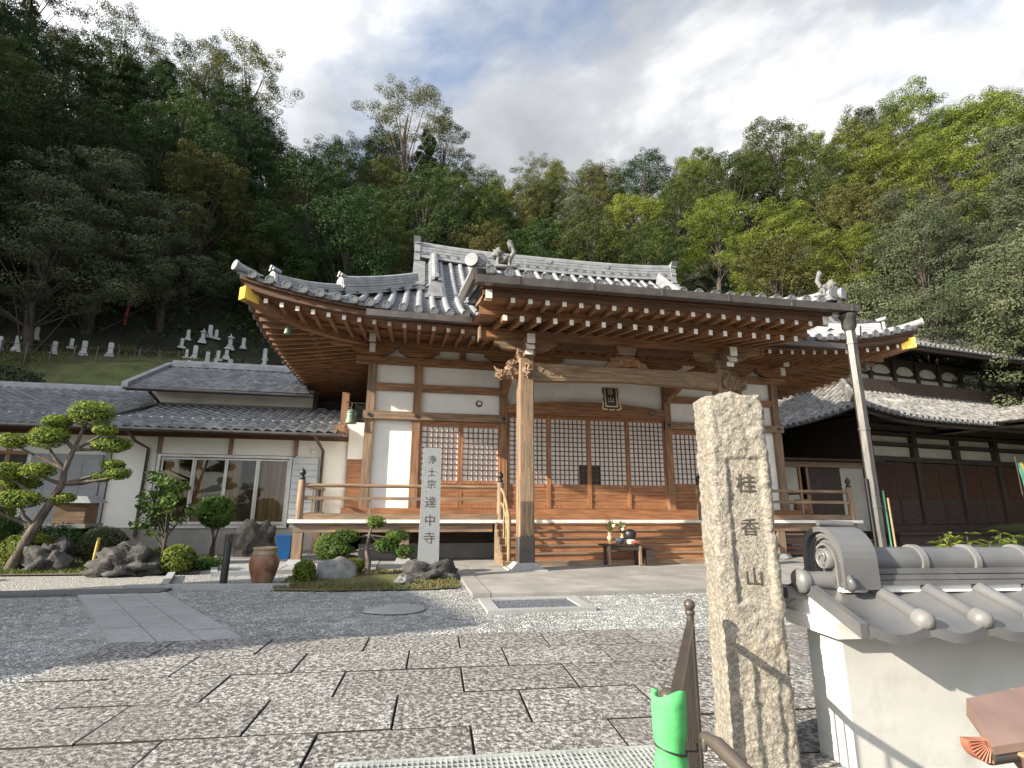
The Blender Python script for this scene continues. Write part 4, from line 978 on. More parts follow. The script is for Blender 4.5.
for y0,y1 in ((17.74,20.5),):
    m.hexa([(-8.80,17.7,4.86),(-8.62,17.7,4.86),(-8.62,20.5,6.24),(-8.80,20.5,6.24),(-8.80,17.7,5.04),(-8.62,17.7,5.04),(-8.62,20.5,6.40),(-8.80,20.5,6.40)])
cb(m, 'verge', 'tile_round', roof3)
m = MB(); m.add([(-8.72,17.83,4.90),(-3.37,17.83,4.90),(-3.37,18.7,5.10),(-8.72,18.7,5.10)], [(0,3,2,1)]); m.box(-8.72,-3.37,17.80,17.86,4.80,4.93); cb(m, 'fascia', 'wood_dark_x', roof3)
m = MB(); m.tube([(-8.75,17.72,4.86),(-3.2,17.72,4.83)], .05, 8); cb(m, 'gutter', 'gutter')
for pth in ([(-8.05,17.75,4.8),(-8.05,18.5,4.6),(-8.05,18.55,4.48),(-8.2,17.5,4.16),(-8.45,16.2,3.68)], [(-7.65,15.98,3.4),(-7.6,16.5,3.1),(-7.42,16.92,2.95),(-7.42,16.92,.5)], [(-2.75,15.98,3.36),(-2.7,16.3,3.2),(-2.62,16.9,3.0),(-2.62,16.9,.9)]):
    m = MB(); m.tube(pth, .045, 8); cb(m, 'downpipe', 'gutter')
# sliding glass doors
m = MB()
for a in ((-7.16,-7.08,.72,2.80),(-3.56,-3.48,.72,2.80),(-7.08,-3.56,2.73,2.80),(-7.08,-3.56,.72,.80)): m.box(a[0],a[1],16.93,17.06,a[2],a[3])
df = cb(m, 'door_frame', 'aluminium')
for i in range(4):
    a = -7.06+.87*i; y = 16.99+.03*(i%2); m = MB()
    for q in ((a,a+.05,.82,2.71),(a+.82,a+.87,.82,2.71),(a+.05,a+.82,.82,.90),(a+.05,a+.82,2.66,2.71)): m.box(q[0],q[1],y,y+.03,q[2],q[3])
    sdoor = cb(m, 'sliding_door', 'aluminium'); m = MB(); m.box(a+.05,a+.82,y+.012,y+.016,.90,2.66); g = cb(m, 'glass', 'window_glass', sdoor)
m = MB(); m.box(-7.1,-3.5,18.4,18.45,.78,2.8); m.box(-7.1,-3.5,17.1,18.4,.72,.77); cb(m, 'room_back', 'room')
for a_, b_ in ((-7.0,-6.62),(-6.2,-5.92),(-5.35,-4.92),(-4.35,-3.6)):
    m = MB(); m.box(a_,b_,17.10,17.12,.8,2.7); cb(m, 'curtain', 'curtain')
m = MB(); m.box(-6.4,-5.5,18.3,18.38,1.7,2.3); cb(m, 'notice_board', 'white_paint')
m = MB(); m.box(-3.46,-2.72,16.90,16.95,.86,2.78)
m2 = MB()
for i in range(10): m2.box(-3.45,-2.73,16.885,16.897,.90+i*.188,.90+i*.188+.17)
p_ = cb(m, 'shutter_panel', 'shutter_grey'); cb(m2, 'shutter_boards', 'panel_grey', p_)
m = MB(); m.box(-10.3,-8.55,16.90,16.95,.80,2.75); m2 = MB()
for i in range(10):
    for j in range(4): m2.box(-10.28+j*.43,-9.86+j*.43,16.885,16.897,.84+i*.19,.84+i*.19+.178)
p_ = cb(m, 'shutter_panel', 'panel_grey'); cb(m2, 'shutter_boards', 'shutter_grey', p_)
m = MB(); m.box(-8.50,-8.36,16.92,16.99,.76,3.3); cb(m, 'corner_trim', 'shutter_grey')
m = MB(); m.box(-13.0,-10.45,16.97,16.995,.85,2.7); cb(m, 'window', 'glass_dark')
m = MB(); m.box(-13.0,-10.45,16.94,16.99,2.7,2.8); m.box(-13.0,-10.45,16.94,16.99,.76,.85); m.box(-11.8,-11.72,16.94,16.99,.85,2.7); cb(m, 'window_frame', 'wood_x')
m = MB(); m.lathe([(.07,0),(.06,.08)], (-2.9,16.93,2.95), 10, 'y'); cb(m, 'wall_lamp', 'aluminium')
m = MB(); m.box(-3.35,-3.2,18.6,18.8,4.3,5.15); cb(m, 'wall_post', 'wood_dark_z')
m = MB(); m.box(-1.9,-1.28,16.9,16.96,1.1,2.75); cb(m, 'board_wall', 'wood_red_x'); m = MB(); m.box(-1.9,-1.28,16.9,16.96,2.76,3.9); cb(m, 'board_wall', 'plaster')
# timber post of the passage between house and hall
m = MB(); m.box(-2.25,-1.95,16.1,16.9,3.5,3.7); m.box(-2.1,-1.9,16.2,16.4,3.62,4.7); cb(m, 'passage_post', 'wood_z')

# ------------------------------------------------------------------ dark timber hall on the right
LO = (15.9,16.0,0); LR = R(8)
lodge = thing('old_hall', 'old dark timber hall with two weathered tiled roofs and white upper panels', 'temple', LO, LR)
def lb(m, name, mats, parent=lodge, smooth=None):
    o = m.build(name, mats, parent, smooth); return o
LW = 26.0
def ll(u): return .38*max(0, 1-u/4.0)**2.2
def lfront(u, v): return Vector((u, v, 4.74+.55*v+.03*v*v+ll(u)*max(0,1-v/3)))
def lleft(u, v): return Vector((v, -u, 4.74+.55*v+.03*v*v+ll(-u)*max(0,1-v/3)))
mb = MB(); sp = .31
us = [.1+sp*i for i in range(80)]
def vl(u): return max(0, min(u, 3.4))
tiles(mb, lfront, us, vl, r=.075, nseg=5, course=.26, wav=2)
tiles(mb, lleft, [-x for x in us[:34]], lambda u: max(0,min(-u,3.4)), r=.075, nseg=5, course=.26, wav=2, du=Vector((0,-1,0)))
lr = lb(mb, 'lower_roof', ['tile_old','tile_old','tile_cap'])
m = MB(); m.sweep([(t,t,4.74+.55*t+.03*t*t+ll(t)*max(0,1-t/3)+.03) for t in (.1,.6,1.2,1.8,2.4,3.0,3.4)], noshi(.30,.26,3,.24)); lb(m, 'hip_ridge', 'tile_old', lr)
m = MB(); m.lathe([(.1,0),(.1,.3)], (.1,.1,5.25), 10); m.blob((.35,.35,5.45),(.16,.16,.26),.2,2,3,2); lb(m, 'ridge_end_tile', 'tile_old', lr)
m = MB(); m.sweep([(3.3,3.38,6.86),(LW,3.38,6.86)], noshi(.28,.18,2,.22)); lb(m, 'top_course', 'tile_old', lr)
# cusped entrance gable on the lower roof
m = MB(); vs = []; K = 14
for vv in (-1.6, 2.2):
    for i in range(K+1):
        x = 7.0+9.0*i/K; s_ = (i/K-.5)*2; z = 4.62+1.25*math.exp(-(s_*1.9)**2)-.0+.12*s_**4; vs.append((x, vv, z))
m.smooth = True; m.add(vs, [(i,i+1,K+2+i,K+1+i) for i in range(K)]); m.smooth = False
m.add([(a,b,c-.22) for a,b,c in vs[:K+1]]+[(a,b,c) for a,b,c in vs[:K+1]], [(i,i+1,K+2+i,K+1+i) for i in range(K)])
m.smooth = True; m.add([(a,b,c-.22) for a,b,c in vs], [(i+1,i,K+1+i,K+2+i) for i in range(K)])
for i in range(0,29):
    x = 7.0+9.0*i/28; s_ = (i/28-.5)*2; z = 4.62+1.25*math.exp(-(s_*1.9)**2)+.12*s_**4; m.tube([(x,-1.68,z+.03),(x,2.0,z+.03)], .075, 8)
lb(m, 'entrance_gable', 'tile_old')
m = MB(); z = 4.5
for i in range(30):
    x0, x1 = LW*i/30, LW*(i+1)/30
    for za, zb, t in ((-.16,-.04,-.05),(-.30,-.165,.08)):
        m.hexa([(x0,t,4.74+ll(x0)+za),(x1,t,4.74+ll(x1)+za),(x1,t+.1,4.74+ll(x1)+za),(x0,t+.1,4.74+ll(x0)+za),(x0,t,4.74+ll(x0)+zb),(x1,t,4.74+ll(x1)+zb),(x1,t+.1,4.74+ll(x1)+zb),(x0,t+.1,4.74+ll(x0)+zb)])
    if i < 12:
        m.hexa([(-.05,x0,4.74+ll(x0)-.16),(.05,x0,4.74+ll(x0)-.16),(.05,x1,4.74+ll(x1)-.16),(-.05,x1,4.74+ll(x1)-.16),(-.05,x0,4.74+ll(x0)-.04),(.05,x0,4.74+ll(x0)-.04),(.05,x1,4.74+ll(x1)-.04),(-.05,x1,4.74+ll(x1)-.04)])
lb(m, 'eave_fascia', 'wood_dark_x')
m = MB(); m.add([(0,0,4.62),(LW,0,4.52),(LW,3.3,5.4),(3.3,3.3,5.4)], [(0,3,2,1)]); m.add([(0,0,4.62),(3.3,3.3,5.4),(3.3,12,5.4),(0,12,4.52)], [(0,3,2,1)]); lb(m, 'soffit', 'wood_dark_x')
for i in range(60):
    m = MB(); x = .5+.42*i; m.bar((x,.12,4.47+ll(x)),(x,2.3,5.0),.08,.1); lb(m, 'rafter', 'wood_dark_y')
# body
m = MB(); m.box(3.0,LW,2.45,2.6,.4,6.9); lb(m, 'wall', 'wood_dark_z'); m = MB(); m.box(3.0,3.15,2.61,12,.4,6.9); lb(m, 'side_wall', 'wood_dark_z')
for x in (3.1,5.75,8.4,11.05,13.7,16.4,19.1,21.8,24.5):
    m = MB(); m.box(x-.13,x+.13,2.2,2.449,.4,4.75); lb(m, 'post', 'wood_dark_z')
for z0,z1,y in ((.5,.72,2.15),(3.30,3.50,2.17),(3.98,4.10,2.2),(4.42,4.52,2.2),(4.62,4.85,2.15)):
    m = MB(); m.box(2.9,LW,y,2.44,z0,z1); lb(m, 'beam', 'wood_dark_x')
for a, b in ((3.1,5.75),(5.75,8.4),(8.4,11.05),(11.05,13.7),(13.7,16.4)):
    for z0, z1 in ((3.52,3.96),(4.12,4.40)):
        m = MB(); m.box(a+.15,b-.15,2.40,2.446,z0+.02,z1-.02); lb(m, 'white_panel', 'plaster_dull')
    for k in range(2):
        x0 = a+.16+k*1.18; x1 = x0+1.14; m = MB(); m.box(x0,x1,2.30,2.36,.74,1.75)
        for j in range(4): m.box(x0+.05,x1-.05,2.285,2.299,.80+j*.23,.80+j*.23+.2)
        m.box(x0,x0+.06,2.30,2.36,1.752,3.28); m.box(x1-.06,x1,2.30,2.36,1.752,3.28); m.box(x0+.06,x1-.06,2.30,2.36,3.18,3.28)
        dd = lb(m, 'door', 'wood_dark_x'); m = MB()
        for j in range(10): xx = x0+.11+j*.103; m.box(xx-.014,xx+.014,2.31,2.34,1.752,3.18)
        lb(m, 'lattice', 'wood_deep', dd)
        m = MB(); m.box(x0+.06,x1-.06,2.345,2.352,1.752,3.18); lb(m, 'backing', 'black', dd)
# corner and entrance brackets
for x in (3.1,5.75,8.4,11.05):
    m = MB(); m.prism([(-.5,.22),(-.5,.12),(-.3,0),(.3,0),(.5,.12),(.5,.22)], (x,2.05,4.86), (1,0,0), (0,0,1), (0,.14,0)); m.box(x-.07,x+.07,1.2,2.1,4.86,5.02); lb(m, 'bracket', 'wood_dark_x')
m = MB(); m.blob((10.4,-1.2,4.05),(.5,.12,.16),.5,3,4,2); m.tube([(9.6,-1.25,4.0),(10.1,-1.35,4.15),(10.6,-1.3,4.05),(11.1,-1.35,4.2)], [.03,.07,.06,.02], 8); lb(m, 'carving', 'rock_pale')
for x in (10.2, 15.0):
    m = MB(); m.box(x-.14,x+.14,-1.3,-1.02,.2,4.0); lb(m, 'entrance_post', 'wood_dark_z')
m = MB(); m.box(9.6,15.6,-1.28,-1.04,4.01,4.32); lb(m, 'entrance_beam', 'wood_dark_x')
m = MB(); m.box(2.2,LW,.9,2.4,.42,.50); m.box(2.3,LW,1.0,2.3,0,.42); lb(m, 'verandah_floor', 'wood_dark_x')
# upper storey
m = MB(); m.box(3.4,LW,3.35,3.5,6.6,8.3); m.box(3.4,3.55,3.5,12,6.6,8.3); lb(m, 'upper_wall', 'wood_dark_x')
for i in range(14):
    x = 3.6+1.55*i; 
    m = MB(); m.box(x+.1,x+1.45,3.30,3.349,7.17,7.36); lb(m, 'white_panel', 'plaster_dull')
    m = MB(); m.prism([(.18,.0),(.45,-.10),(1.1,-.10),(1.37,.0),(1.25,.18),(1.05,.30),(.78,.34),(.5,.30),(.3,.18)], (x,3.30,7.60), (1,0,0), (0,0,1), (0,.04,0)); lb(m, 'cusped_panel', 'plaster_dull')
    m = MB(); m.box(x-.08,x+.08,3.2,3.298,6.7,8.1); lb(m, 'upper_post', 'wood_dark_z')
def lup(u, v): return Vector((u, 1.6+v, 8.42+.40*v+.035*v*v+.4*max(0,1-(u-2.2)/4)**2.2*max(0,1-v/4)))
mb = MB(); tiles(mb, lup, [2.3+sp*i for i in range(76)], lambda u: max(0,min((u-2.2), 5.2)), r=.075, nseg=5, course=.26, wav=2)
ur = lb(mb, 'upper_roof', ['tile_old','tile_old','tile_cap'])
m = MB(); m.sweep([(2.2+t,1.6+t,8.44+.40*t+.035*t*t+.4*max(0,1-t/4)**3.2) for t in (.1,.8,1.6,2.4,3.2,4,5.2)], noshi(.3,.28,3,.24)); m.sweep([(7.2,6.9,11.4),(LW,6.9,11.4)], noshi(.4,.4,4,.3)); lb(m, 'ridge', 'tile_old', ur)
m = MB(); m.add([(2.2,1.6,8.36),(LW,1.6,8.30),(LW,3.5,8.8),(4,3.5,8.8)], [(0,3,2,1)]); m.add([(2.2,1.6,8.36),(4,3.5,8.8),(4,12,8.8),(2.2,12,8.36)],[(0,3,2,1)])
m.box(2.2,LW,1.55,1.66,8.14,8.37); m.box(2.15,2.26,1.67,12,8.14,8.37); lb(m, 'upper_eave', 'wood_dark_x')
m = MB(); m.add([(2.2,1.6,8.42),(7.4,6.8,11.45),(7.4,8,11.45),(2.2,13.2,8.42)], [(0,1,2,3)]); lb(m, 'side_roof', 'tile_old')
m = MB(); m.bar((14.3,1.6,8.2),(14.3,1.4,5.9),.12,.12,(0,1,0)); lb(m, 'downpipe', 'downpipe')
m = MB(); m.blob((14.0,.7,6.3),(.45,.3,.35),.3,3,3,4); lb(m, 'ridge_end_tile', 'tile_old', lr)
# hanging banner of coloured strips
bn = thing('banner', 'tall hanging cloth banner of green, yellow and purple strips beside the old hall entrance', 'banner', (23.4,16.7,0))
for i, c in enumerate(('banner_green','banner_yellow','banner_purple','white_paint')):
    m = MB(); K = 8
    for j in range(K):
        z0, z1 = .3+2.9*j/K, .3+2.9*(j+1)/K; w0, w1 = .05*math.sin(j*.9+i), .05*math.sin((j+1)*.9+i); m.hexa([(i*.17,w0,z0),(i*.17+.17,w0+.02,z0),(i*.17+.17,w0+.035,z0),(i*.17,w0+.015,z0),(i*.17,w1,z1),(i*.17+.17,w1+.02,z1),(i*.17+.17,w1+.035,z1),(i*.17,w1+.015,z1)])
    m.build('strip', c, bn)
m = MB(); m.tube([(-.08,.02,0),(-.08,.02,3.4)], .025, 8); m.tube([(-.1,.02,3.22),(.75,.02,3.22)], .02, 8); m.build('pole', 'wood_dark_z', bn)
# corridor between the halls
cd = thing('corridor', 'low roofed passage with white walls and dark doorway between the two halls', 'passage', (13.5,19,0))
for nm, mt, bx in (('wall','plaster_dull',[(-.5,1.9,.02,.15,.2,3.0)]),('end_wall','plaster_dull',[(3.9,5.2,.02,.15,.2,3.0)]),('doorway','wood_dark_z',[(2.35,3.9,.04,.1,.2,3.0)]),('lintel','wood_grey_x',[(-1.6,5.5,-.1,.2,3.0,3.22)]),('roof_board','wood_dark_x',[(-1.8,5.6,-.5,.6,3.24,3.32)])):
    m = MB()
    for b in bx: m.box(*b)
    m.build(nm, mt, cd)
for x in (1.9, 2.25):
    m = MB(); m.box(x,x+.1,-.05,.0,.2,3.0); m.build('post', 'wood_z', cd)
m = MB(); m.box(-2.5,7,-.6,.5,0,.2); m.build('floor_slab', 'concrete', cd)
m = MB(); m.tube([(1.2,-.1,2.95),(1.2,-.12,2.6),(.9,-.12,2.4),(.9,-.12,.3)], .04, 8); m.build('downpipe', 'gutter', cd)

# ------------------------------------------------------------------ things about the hall
def hang(name, label, cat, loc): return thing(name, label, cat, loc)
t = thing('name_plaque', 'small dark plaque with gilt frame and characters hanging under the porch beam', 'plaque', (4.93,PY+.75,4.36))
# tilted board
T_ = Matrix.Rotation(R(-8),4,'X')
def tb(m, name, mt): o = m.build(name, mt, t); o.data.transform(T_); return o
m = MB(); m.box(-.20,.20,0,.05,-.56,0); tb(m, 'board', 'black')
m = MB(); 
for a in ((-.165,-.14,-.50,-.02),(.14,.165,-.50,-.02),(-.165,.165,-.525,-.50),(-.165,.165,-.02,.005)): m.box(a[0],a[1],-.02,-.002,a[2],a[3])
tb(m, 'gilt_frame', 'gilt')
m = MB()
for sg in (-1,1):
    m.tube([(sg*.20,-.01,0),(sg*.235,-.01,-.12),(sg*.21,-.01,-.22),(sg*.24,-.01,-.34),(sg*.215,-.01,-.44),(sg*.245,-.01,-.56)], .018, 6)
m.tube([(-.245,-.01,-.57),(-.12,-.01,-.60)], .018, 6); m.tube([(.245,-.01,-.57),(.12,-.01,-.60)], .018, 6); m.tube([(-.06,-.01,-.59),(0,-.01,-.61),(.06,-.01,-.59)], .018, 6)
tb(m, 'scroll_border', 'gilt')
for ch, z, s_ in (('香',-.13,.17),('山',-.34,.17)):
    o = text(ch, s_, frame((0,-.006,z),(1,0,0),(0,0,1)), 'gilt', 'lettering', t); o.data.transform(T_)
def bell(name, label, loc, s, mt, arm=True):
    t = thing(name, label, 'bell', loc); m = MB(); m.lathe([(.5,-1.35),(.52,-1.30),(.46,-1.15),(.43,-.7),(.40,-.35),(.30,-.15),(.12,-.05),(.02,-.03)], (0,0,0), 16) ; m.v = [(a*s,b*s,c*s) for a,b,c in m.v]; m.build('bell_body', mt, t)
    m = MB()
    for z in (-1.12,-.72,-.4): m.lathe([(.455,z),(.465,z+.03),(.45,z+.06)], (0,0,0), 16)
    m.v = [(a*s,b*s,c*s) for a,b,c in m.v]; m.build('raised_bands', mt, t)
    m = MB(); m.tube([(0,0,-.05*s),(-.1*s,0,.12*s),(0,0,.25*s),(.1*s,0,.12*s),(0,0,-.05*s)], .035*s, 6); m.tube([(0,0,.2*s),(0,0,.55*s)], .03*s, 6)
    if arm: m.tube([(-.5*s,0,.55*s),(1.3*s,.1,.55*s)], .05*s, 6); m.tube([(1.2*s,.1,.0),(.5*s,.03,.3*s),(.2*s,0,.55*s)], .03*s, 6); m.tube([(1.3*s,.1,.7*s),(1.3*s,.1,-.5*s)], .04*s, 6)
    m.build('hanger', 'brown_metal', t); return t
bell('temple_bell', 'green bronze bell hanging from an iron arm at the left corner post of the hall', (-1.62,14.6,3.93), .30, 'bronze')
bell('wind_bell', 'small wind bell hanging under the gilt left corner of the hall roof', (-3.05,12.9,5.62), .17, 'bronze', False)
bell('wind_bell', 'small wind bell hanging under the gilt right corner of the hall roof', (13.2,12.9,5.60), .17, 'bronze', False)
# offering table on the steps
tx, ty = 4.95, 12.15
t = thing('offering_table', 'low dark wooden table standing on the sill before the steps', 'table', (tx,ty,.07))
m = MB(); m.box(-.52,.45,-.16,.16,.44,.475); m.build('tabletop', 'wood_dark_x', t)
for x in (-.36,.40):
    for y in (-.13,.13): m = MB(); m.box(x-.03,x+.03,y-.03,y+.03,0,.438); m.build('leg', 'wood_grey_z' if y < 0 else 'wood_dark_z', t)
m = MB(); m.box(-.32,.36,-.14,-.115,.34,.436); m.build('apron', 'wood_dark_x', t)
m = MB(); m.box(.12,.13,0,.01,0,.01) if False else m.box(-.12,.12,-.17,.17,0,.34); o = m.build('offering_box', 'wood_dark_x'); o.location = (tx+.68,ty+.03,.07); 
m = MB()
for i in range(5): m.box(-.10,.10,-.14+i*.06,-.11+i*.06,.345,.36)
l_ = m.build('lid_slats', 'wood_dark_x', o); tag(o, 'small dark brown box standing right of the offering table', 'box')
def vase(x, lab, fl, s=1.):
    v = thing('flower_vase', lab, 'vase', (tx+x,ty-.02,.545)); m = MB(); m.lathe([(.05,0),(.045,.015),(.02,.03),(.025,.05),(.055,.09),(.06,.13),(.03,.17),(.028,.20),(.05,.235)], (0,0,0), 12); m.v = [(a*s,b*s,c*s) for a,b,c in m.v]; m.build('vase', 'gilt', v)
    m = MB(); rg = random.Random(int(x*100)+50)
    for i in range(6): m.tube([(0,0,.2*s),(rg.uniform(-.08,.08),rg.uniform(-.05,.05),.38*s+rg.uniform(0,.08))], .004, 4)
    m.leaves((0,0,.38*s),(.11,.08,.15),130,.055,.2,rg=rg); m.build('foliage', 'leaf_shrub', v)
    m = MB()
    for q in fl: m.blob((q[0],q[1],q[2]*s),(.042,.042,.035),.2,2,4,1)
    m.build('blossom', 'flower_white', v)
vase(-.29, 'brass vase with green sprigs at the left end of the offering table', [(.08,-.06,.36)], 1.15)
vase(.02, 'brass vase with white chrysanthemum behind the bowls on the offering table', [(.03,-.02,.40),(.0,-.04,.33)])
t = thing('bowl', 'dark glazed censer bowl in the middle of the offering table', 'bowl', (tx-.06,ty-.06,.545)); m = MB(); m.lathe([(.05,0),(.09,.02),(.11,.09),(.12,.14),(.10,.14)], (0,0,0), 14); m.build('vessel', 'ink', t); m = MB(); m.lathe([(.113,.09),(.116,.10)], (0,0,0), 14); m.build('band', 'blue', t)
t = thing('pot', 'black lidded pot on a red and white dish at the right of the table', 'pot', (tx+.2,ty-.05,.545)); m = MB(); m.lathe([(.10,0),(.13,.02),(.13,.09),(.10,.10)], (0,0,0), 16); m.build('dish', 'flower_white', t)
m = MB(); m.lathe([(.09,.102),(.14,.16),(.14,.27),(.10,.31),(.03,.33)], (0,0,0), 16); m.build('vessel', 'black', t); m = MB(); m.blob((.03,-.12,.05),(.08,.03,.035),.1,2,3,1); m.build('red_mark', 'flower_red', t)
# jar on the right verandah
def jar(name, label, loc, s, lid=True):
    t = thing(name, label, 'jar', loc); m = MB(); pr = [(.20,0),(.205,.02),(.25,.14),(.305,.34),(.325,.46),(.30,.57),(.25,.63)]; m.lathe([(r*s,z*s) for r,z in pr], (0,0,0), 28); m.build('jar_body', 'terracotta', t)
    m = MB(); m.lathe([(r*s,z*s) for r,z in [(.252,.625),(.27,.66),(.245,.70),(.255,.74),(.275,.77),(.27,.79),(.20,.79),(.19,.74)]], (0,0,0), 28); m.build('rim', 'jar_rim', t); return t
jar('water_jar', 'tall rusty brown stoneware jar with pale rim standing on the gravel by the bollard', (-2.52,10.75,0), .80)
jar('jar', 'squat brown jar with pale lid standing on the right verandah', (12.1,14.9,ZV), .75)

# stele on its rock
t = thing('stone_stele', 'tall grey granite stele with carved characters set on a dark rock before the verandah', 'stele', (.43,10.78,.0))
m = MB(); m.hexa([(-.20,-.11,.28),(.20,-.11,.28),(.20,.11,.28),(-.20,.11,.28),(-.175,-.095,2.52),(.175,-.095,2.52),(.175,.095,2.52),(-.175,.095,2.52)]); m.build('slab', 'granite', t)
for ch, z, s_ in (('浄',2.27,.17),('土',2.02,.17),('宗',1.79,.18),('達',1.44,.23),('中',1.10,.23),('寺',.77,.24)):
    x_ = 0; text(ch, s_, frame((x_,-.112+.0062*(z-.28)*1.0+.0015,z),(1,0,0),(0,.0067,1)), 'ink', 'lettering', t, .002)
m = MB(); m.blob((0,.02,.12),(.52,.36,.27),.28,4,1.8,3); m.build('base_rock', 'rock', t, True)

# black bollard, blue box, yellow stake, small posts
t = thing('bollard', 'slim black bollard lamp standing in the gravel left of the jar', 'bollard', (-3.13,10.62,0)); m = MB(); m.lathe([(.062,0),(.062,.86),(.058,.87)], (0,0,0), 16); m.build('post', 'black', t); m = MB(); m.lathe([(.064,.74),(.064,.82)], (0,0,0), 16); m.build('lens_band', 'glass_dark', t)
t = thing('crate', 'bright blue plastic box on the ground behind the corner of the verandah', 'box', (-3.05,14.9,.05)); m = MB(); m.hexa([(-.15,-.15,0),(.15,-.15,0),(.15,.15,0),(-.15,.15,0),(-.18,-.18,.55),(.18,-.18,.55),(.18,.18,.55),(-.18,.18,.55)]); m.build('body', 'blue', t); m = MB(); m.box(-.20,.20,-.20,.20,.552,.59); m.build('rim', 'blue', t)
m = MB(); m.tube([(0,0,0),(.04,0,.62)], .035, 8); o = m.build('stake', 'yellow'); o.location = (-6.6,13.4,.05); tag(o, 'short yellow wooden stake behind the large rough rock', 'stake')
# bamboo and green poles against the downpipe
for i, (dx, c, h, lab) in enumerate(((.20,'green_paint',1.75,'thin green pole leaning beside the porch downpipe'),(.30,'bamboo',1.6,'thin bamboo pole right of the green pole at the porch downpipe'),(-.16,'black',2.0,'thin dark pole left of the porch downpipe'))):
    m = MB(); m.tube([(0,0,0),(.0,.02,h)], .022, 8); o = m.build('pole', c); o.location = (9.42+dx,9.45,.0); tag(o, lab, 'pole')

# ------------------------------------------------------------------ garden
def rock(loc, rad, label, seed, mt='rock', amp=.3, fr=1.8):
    m = MB(); m.blob((0,0,0), rad, amp, 4, fr, seed, -.25*rad[2]); o = m.build('rock', mt, smooth=True); o.location = (loc[0],loc[1],loc[2]+rad[2]*.2); return tag(o, label, 'rock')
rock((-5.4,12.3,.05),(.62,.40,.42),'large rough dark rock lying in front of the bushes',11,amp=.26,fr=3.2)
rock((-7.35,13.3,.05),(.42,.38,.46),'dark weathered rock under the leaning pine trunk',12)
rock((-4.15,16.2,.05),(.60,.45,.72),'peaked black rock standing under the glass doors',13,amp=.25,fr=1.4)
rock((-1.25,11.0,.02),(.42,.3,.30),'smooth grey boulder between the small bush and the little pine',14,'rock_pale',.15,1.2)
rock((.0,10.0,.02),(.17,.13,.13),'small pale stone at the edge of the moss bed',15,'rock_pale')
rock((-8.9,12.3,.0),(.3,.25,.2),'small dark stone beside the low bush at the far left',16)
def bush(loc, rad, n, size, label, mt='leaf_shrub', name='bush', core=.82, stem=None, seed=1, shell=.8):
    t = thing(name, label, 'bush', loc); rg = random.Random(seed); m = MB(); lz = rad[2]+(stem or 0)
    m.leaves((0,0,lz), rad, n, size, shell, rg=rg)
    for k in range(5):
        a = rg.uniform(0,6.28); q = rg.uniform(.3,.6); m.leaves((math.cos(a)*rad[0]*q, math.sin(a)*rad[1]*q, lz+rad[2]*rg.uniform(.1,.5)), (rad[0]*.55,rad[1]*.55,rad[2]*.5), n//8, size, .7, rg=rg)
    m.build('foliage', mt, t)
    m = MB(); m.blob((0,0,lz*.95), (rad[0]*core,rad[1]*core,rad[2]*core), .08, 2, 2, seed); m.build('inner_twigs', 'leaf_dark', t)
    if stem:
        m = MB()
        for k in range(3): a = k*2.1; m.tube([(math.cos(a)*.05,math.sin(a)*.05,0),(math.cos(a)*.03,math.sin(a)*.03,stem*.6),(math.cos(a)*rad[0]*.3,math.sin(a)*rad[1]*.3,stem+rad[2]*.6)], [.03,.025,.012], 6)
        m.build('stem', 'bark', t)
    return t
bush((-8.0,13.6,.05),(.52,.5,.36),2600,.075,'bright green low bush at the far left below the pine',mt='leaf_yellow',seed=1)
bush((-6.75,14.0,.05),(.50,.48,.42),3400,.05,'neatly rounded grey-green azalea bush between the two rocks',mt='leaf_grey',seed=2)
bush((-8.2,15.2,.05),(.75,.5,.45),2600,.07,'loose dark bush behind the rounded azalea',mt='leaf_dark',seed=3)
bush((-4.55,12.35,.0),(.33,.32,.30),1500,.065,'light green round bush right of the large rough rock',mt='leaf_yellow',seed=4)
bush((-4.65,14.6,.05),(.42,.42,.40),1900,.09,'round-headed shrub on bare stems in front of the glass doors',mt='leaf_shrub',stem=.75,seed=5)
bush((-1.78,10.55,.0),(.20,.20,.22),1100,.05,'small bright bush right of the brown jar',mt='leaf_yellow',seed=6)
bush((-1.62,12.6,.05),(.36,.34,.30),2200,.05,'rounded dark bush in front of the verandah leg',mt='leaf_shrub',seed=7,stem=.14)
bush((-1.05,11.9,.02),(.24,.22,.15),900,.05,'low green tuft beside the round dark bush before the verandah',mt='leaf_yellow',seed=8)
bush((-5.5,14.1,.0),(.30,.3,.22),900,.08,'low leafy plant beneath the tall camellia',mt='leaf_shrub',seed=9)
bush((-7.6,11.7,.0),(.30,.2,.08),500,.06,'flat yellow-green ground plant in front of the dark rock',mt='leaf_yellow',seed=10,core=.7)
bush((-9.6,14.9,.05),(.7,.5,.6),2200,.08,'dark hedge bush at the left edge beside the house wall',mt='leaf_dark',seed=12)
bush((-4.35,12.9,.0),(.5,.25,.16),800,.06,'low dark fern tuft between the light bush and the walkway',mt='leaf_shrub',seed=13)
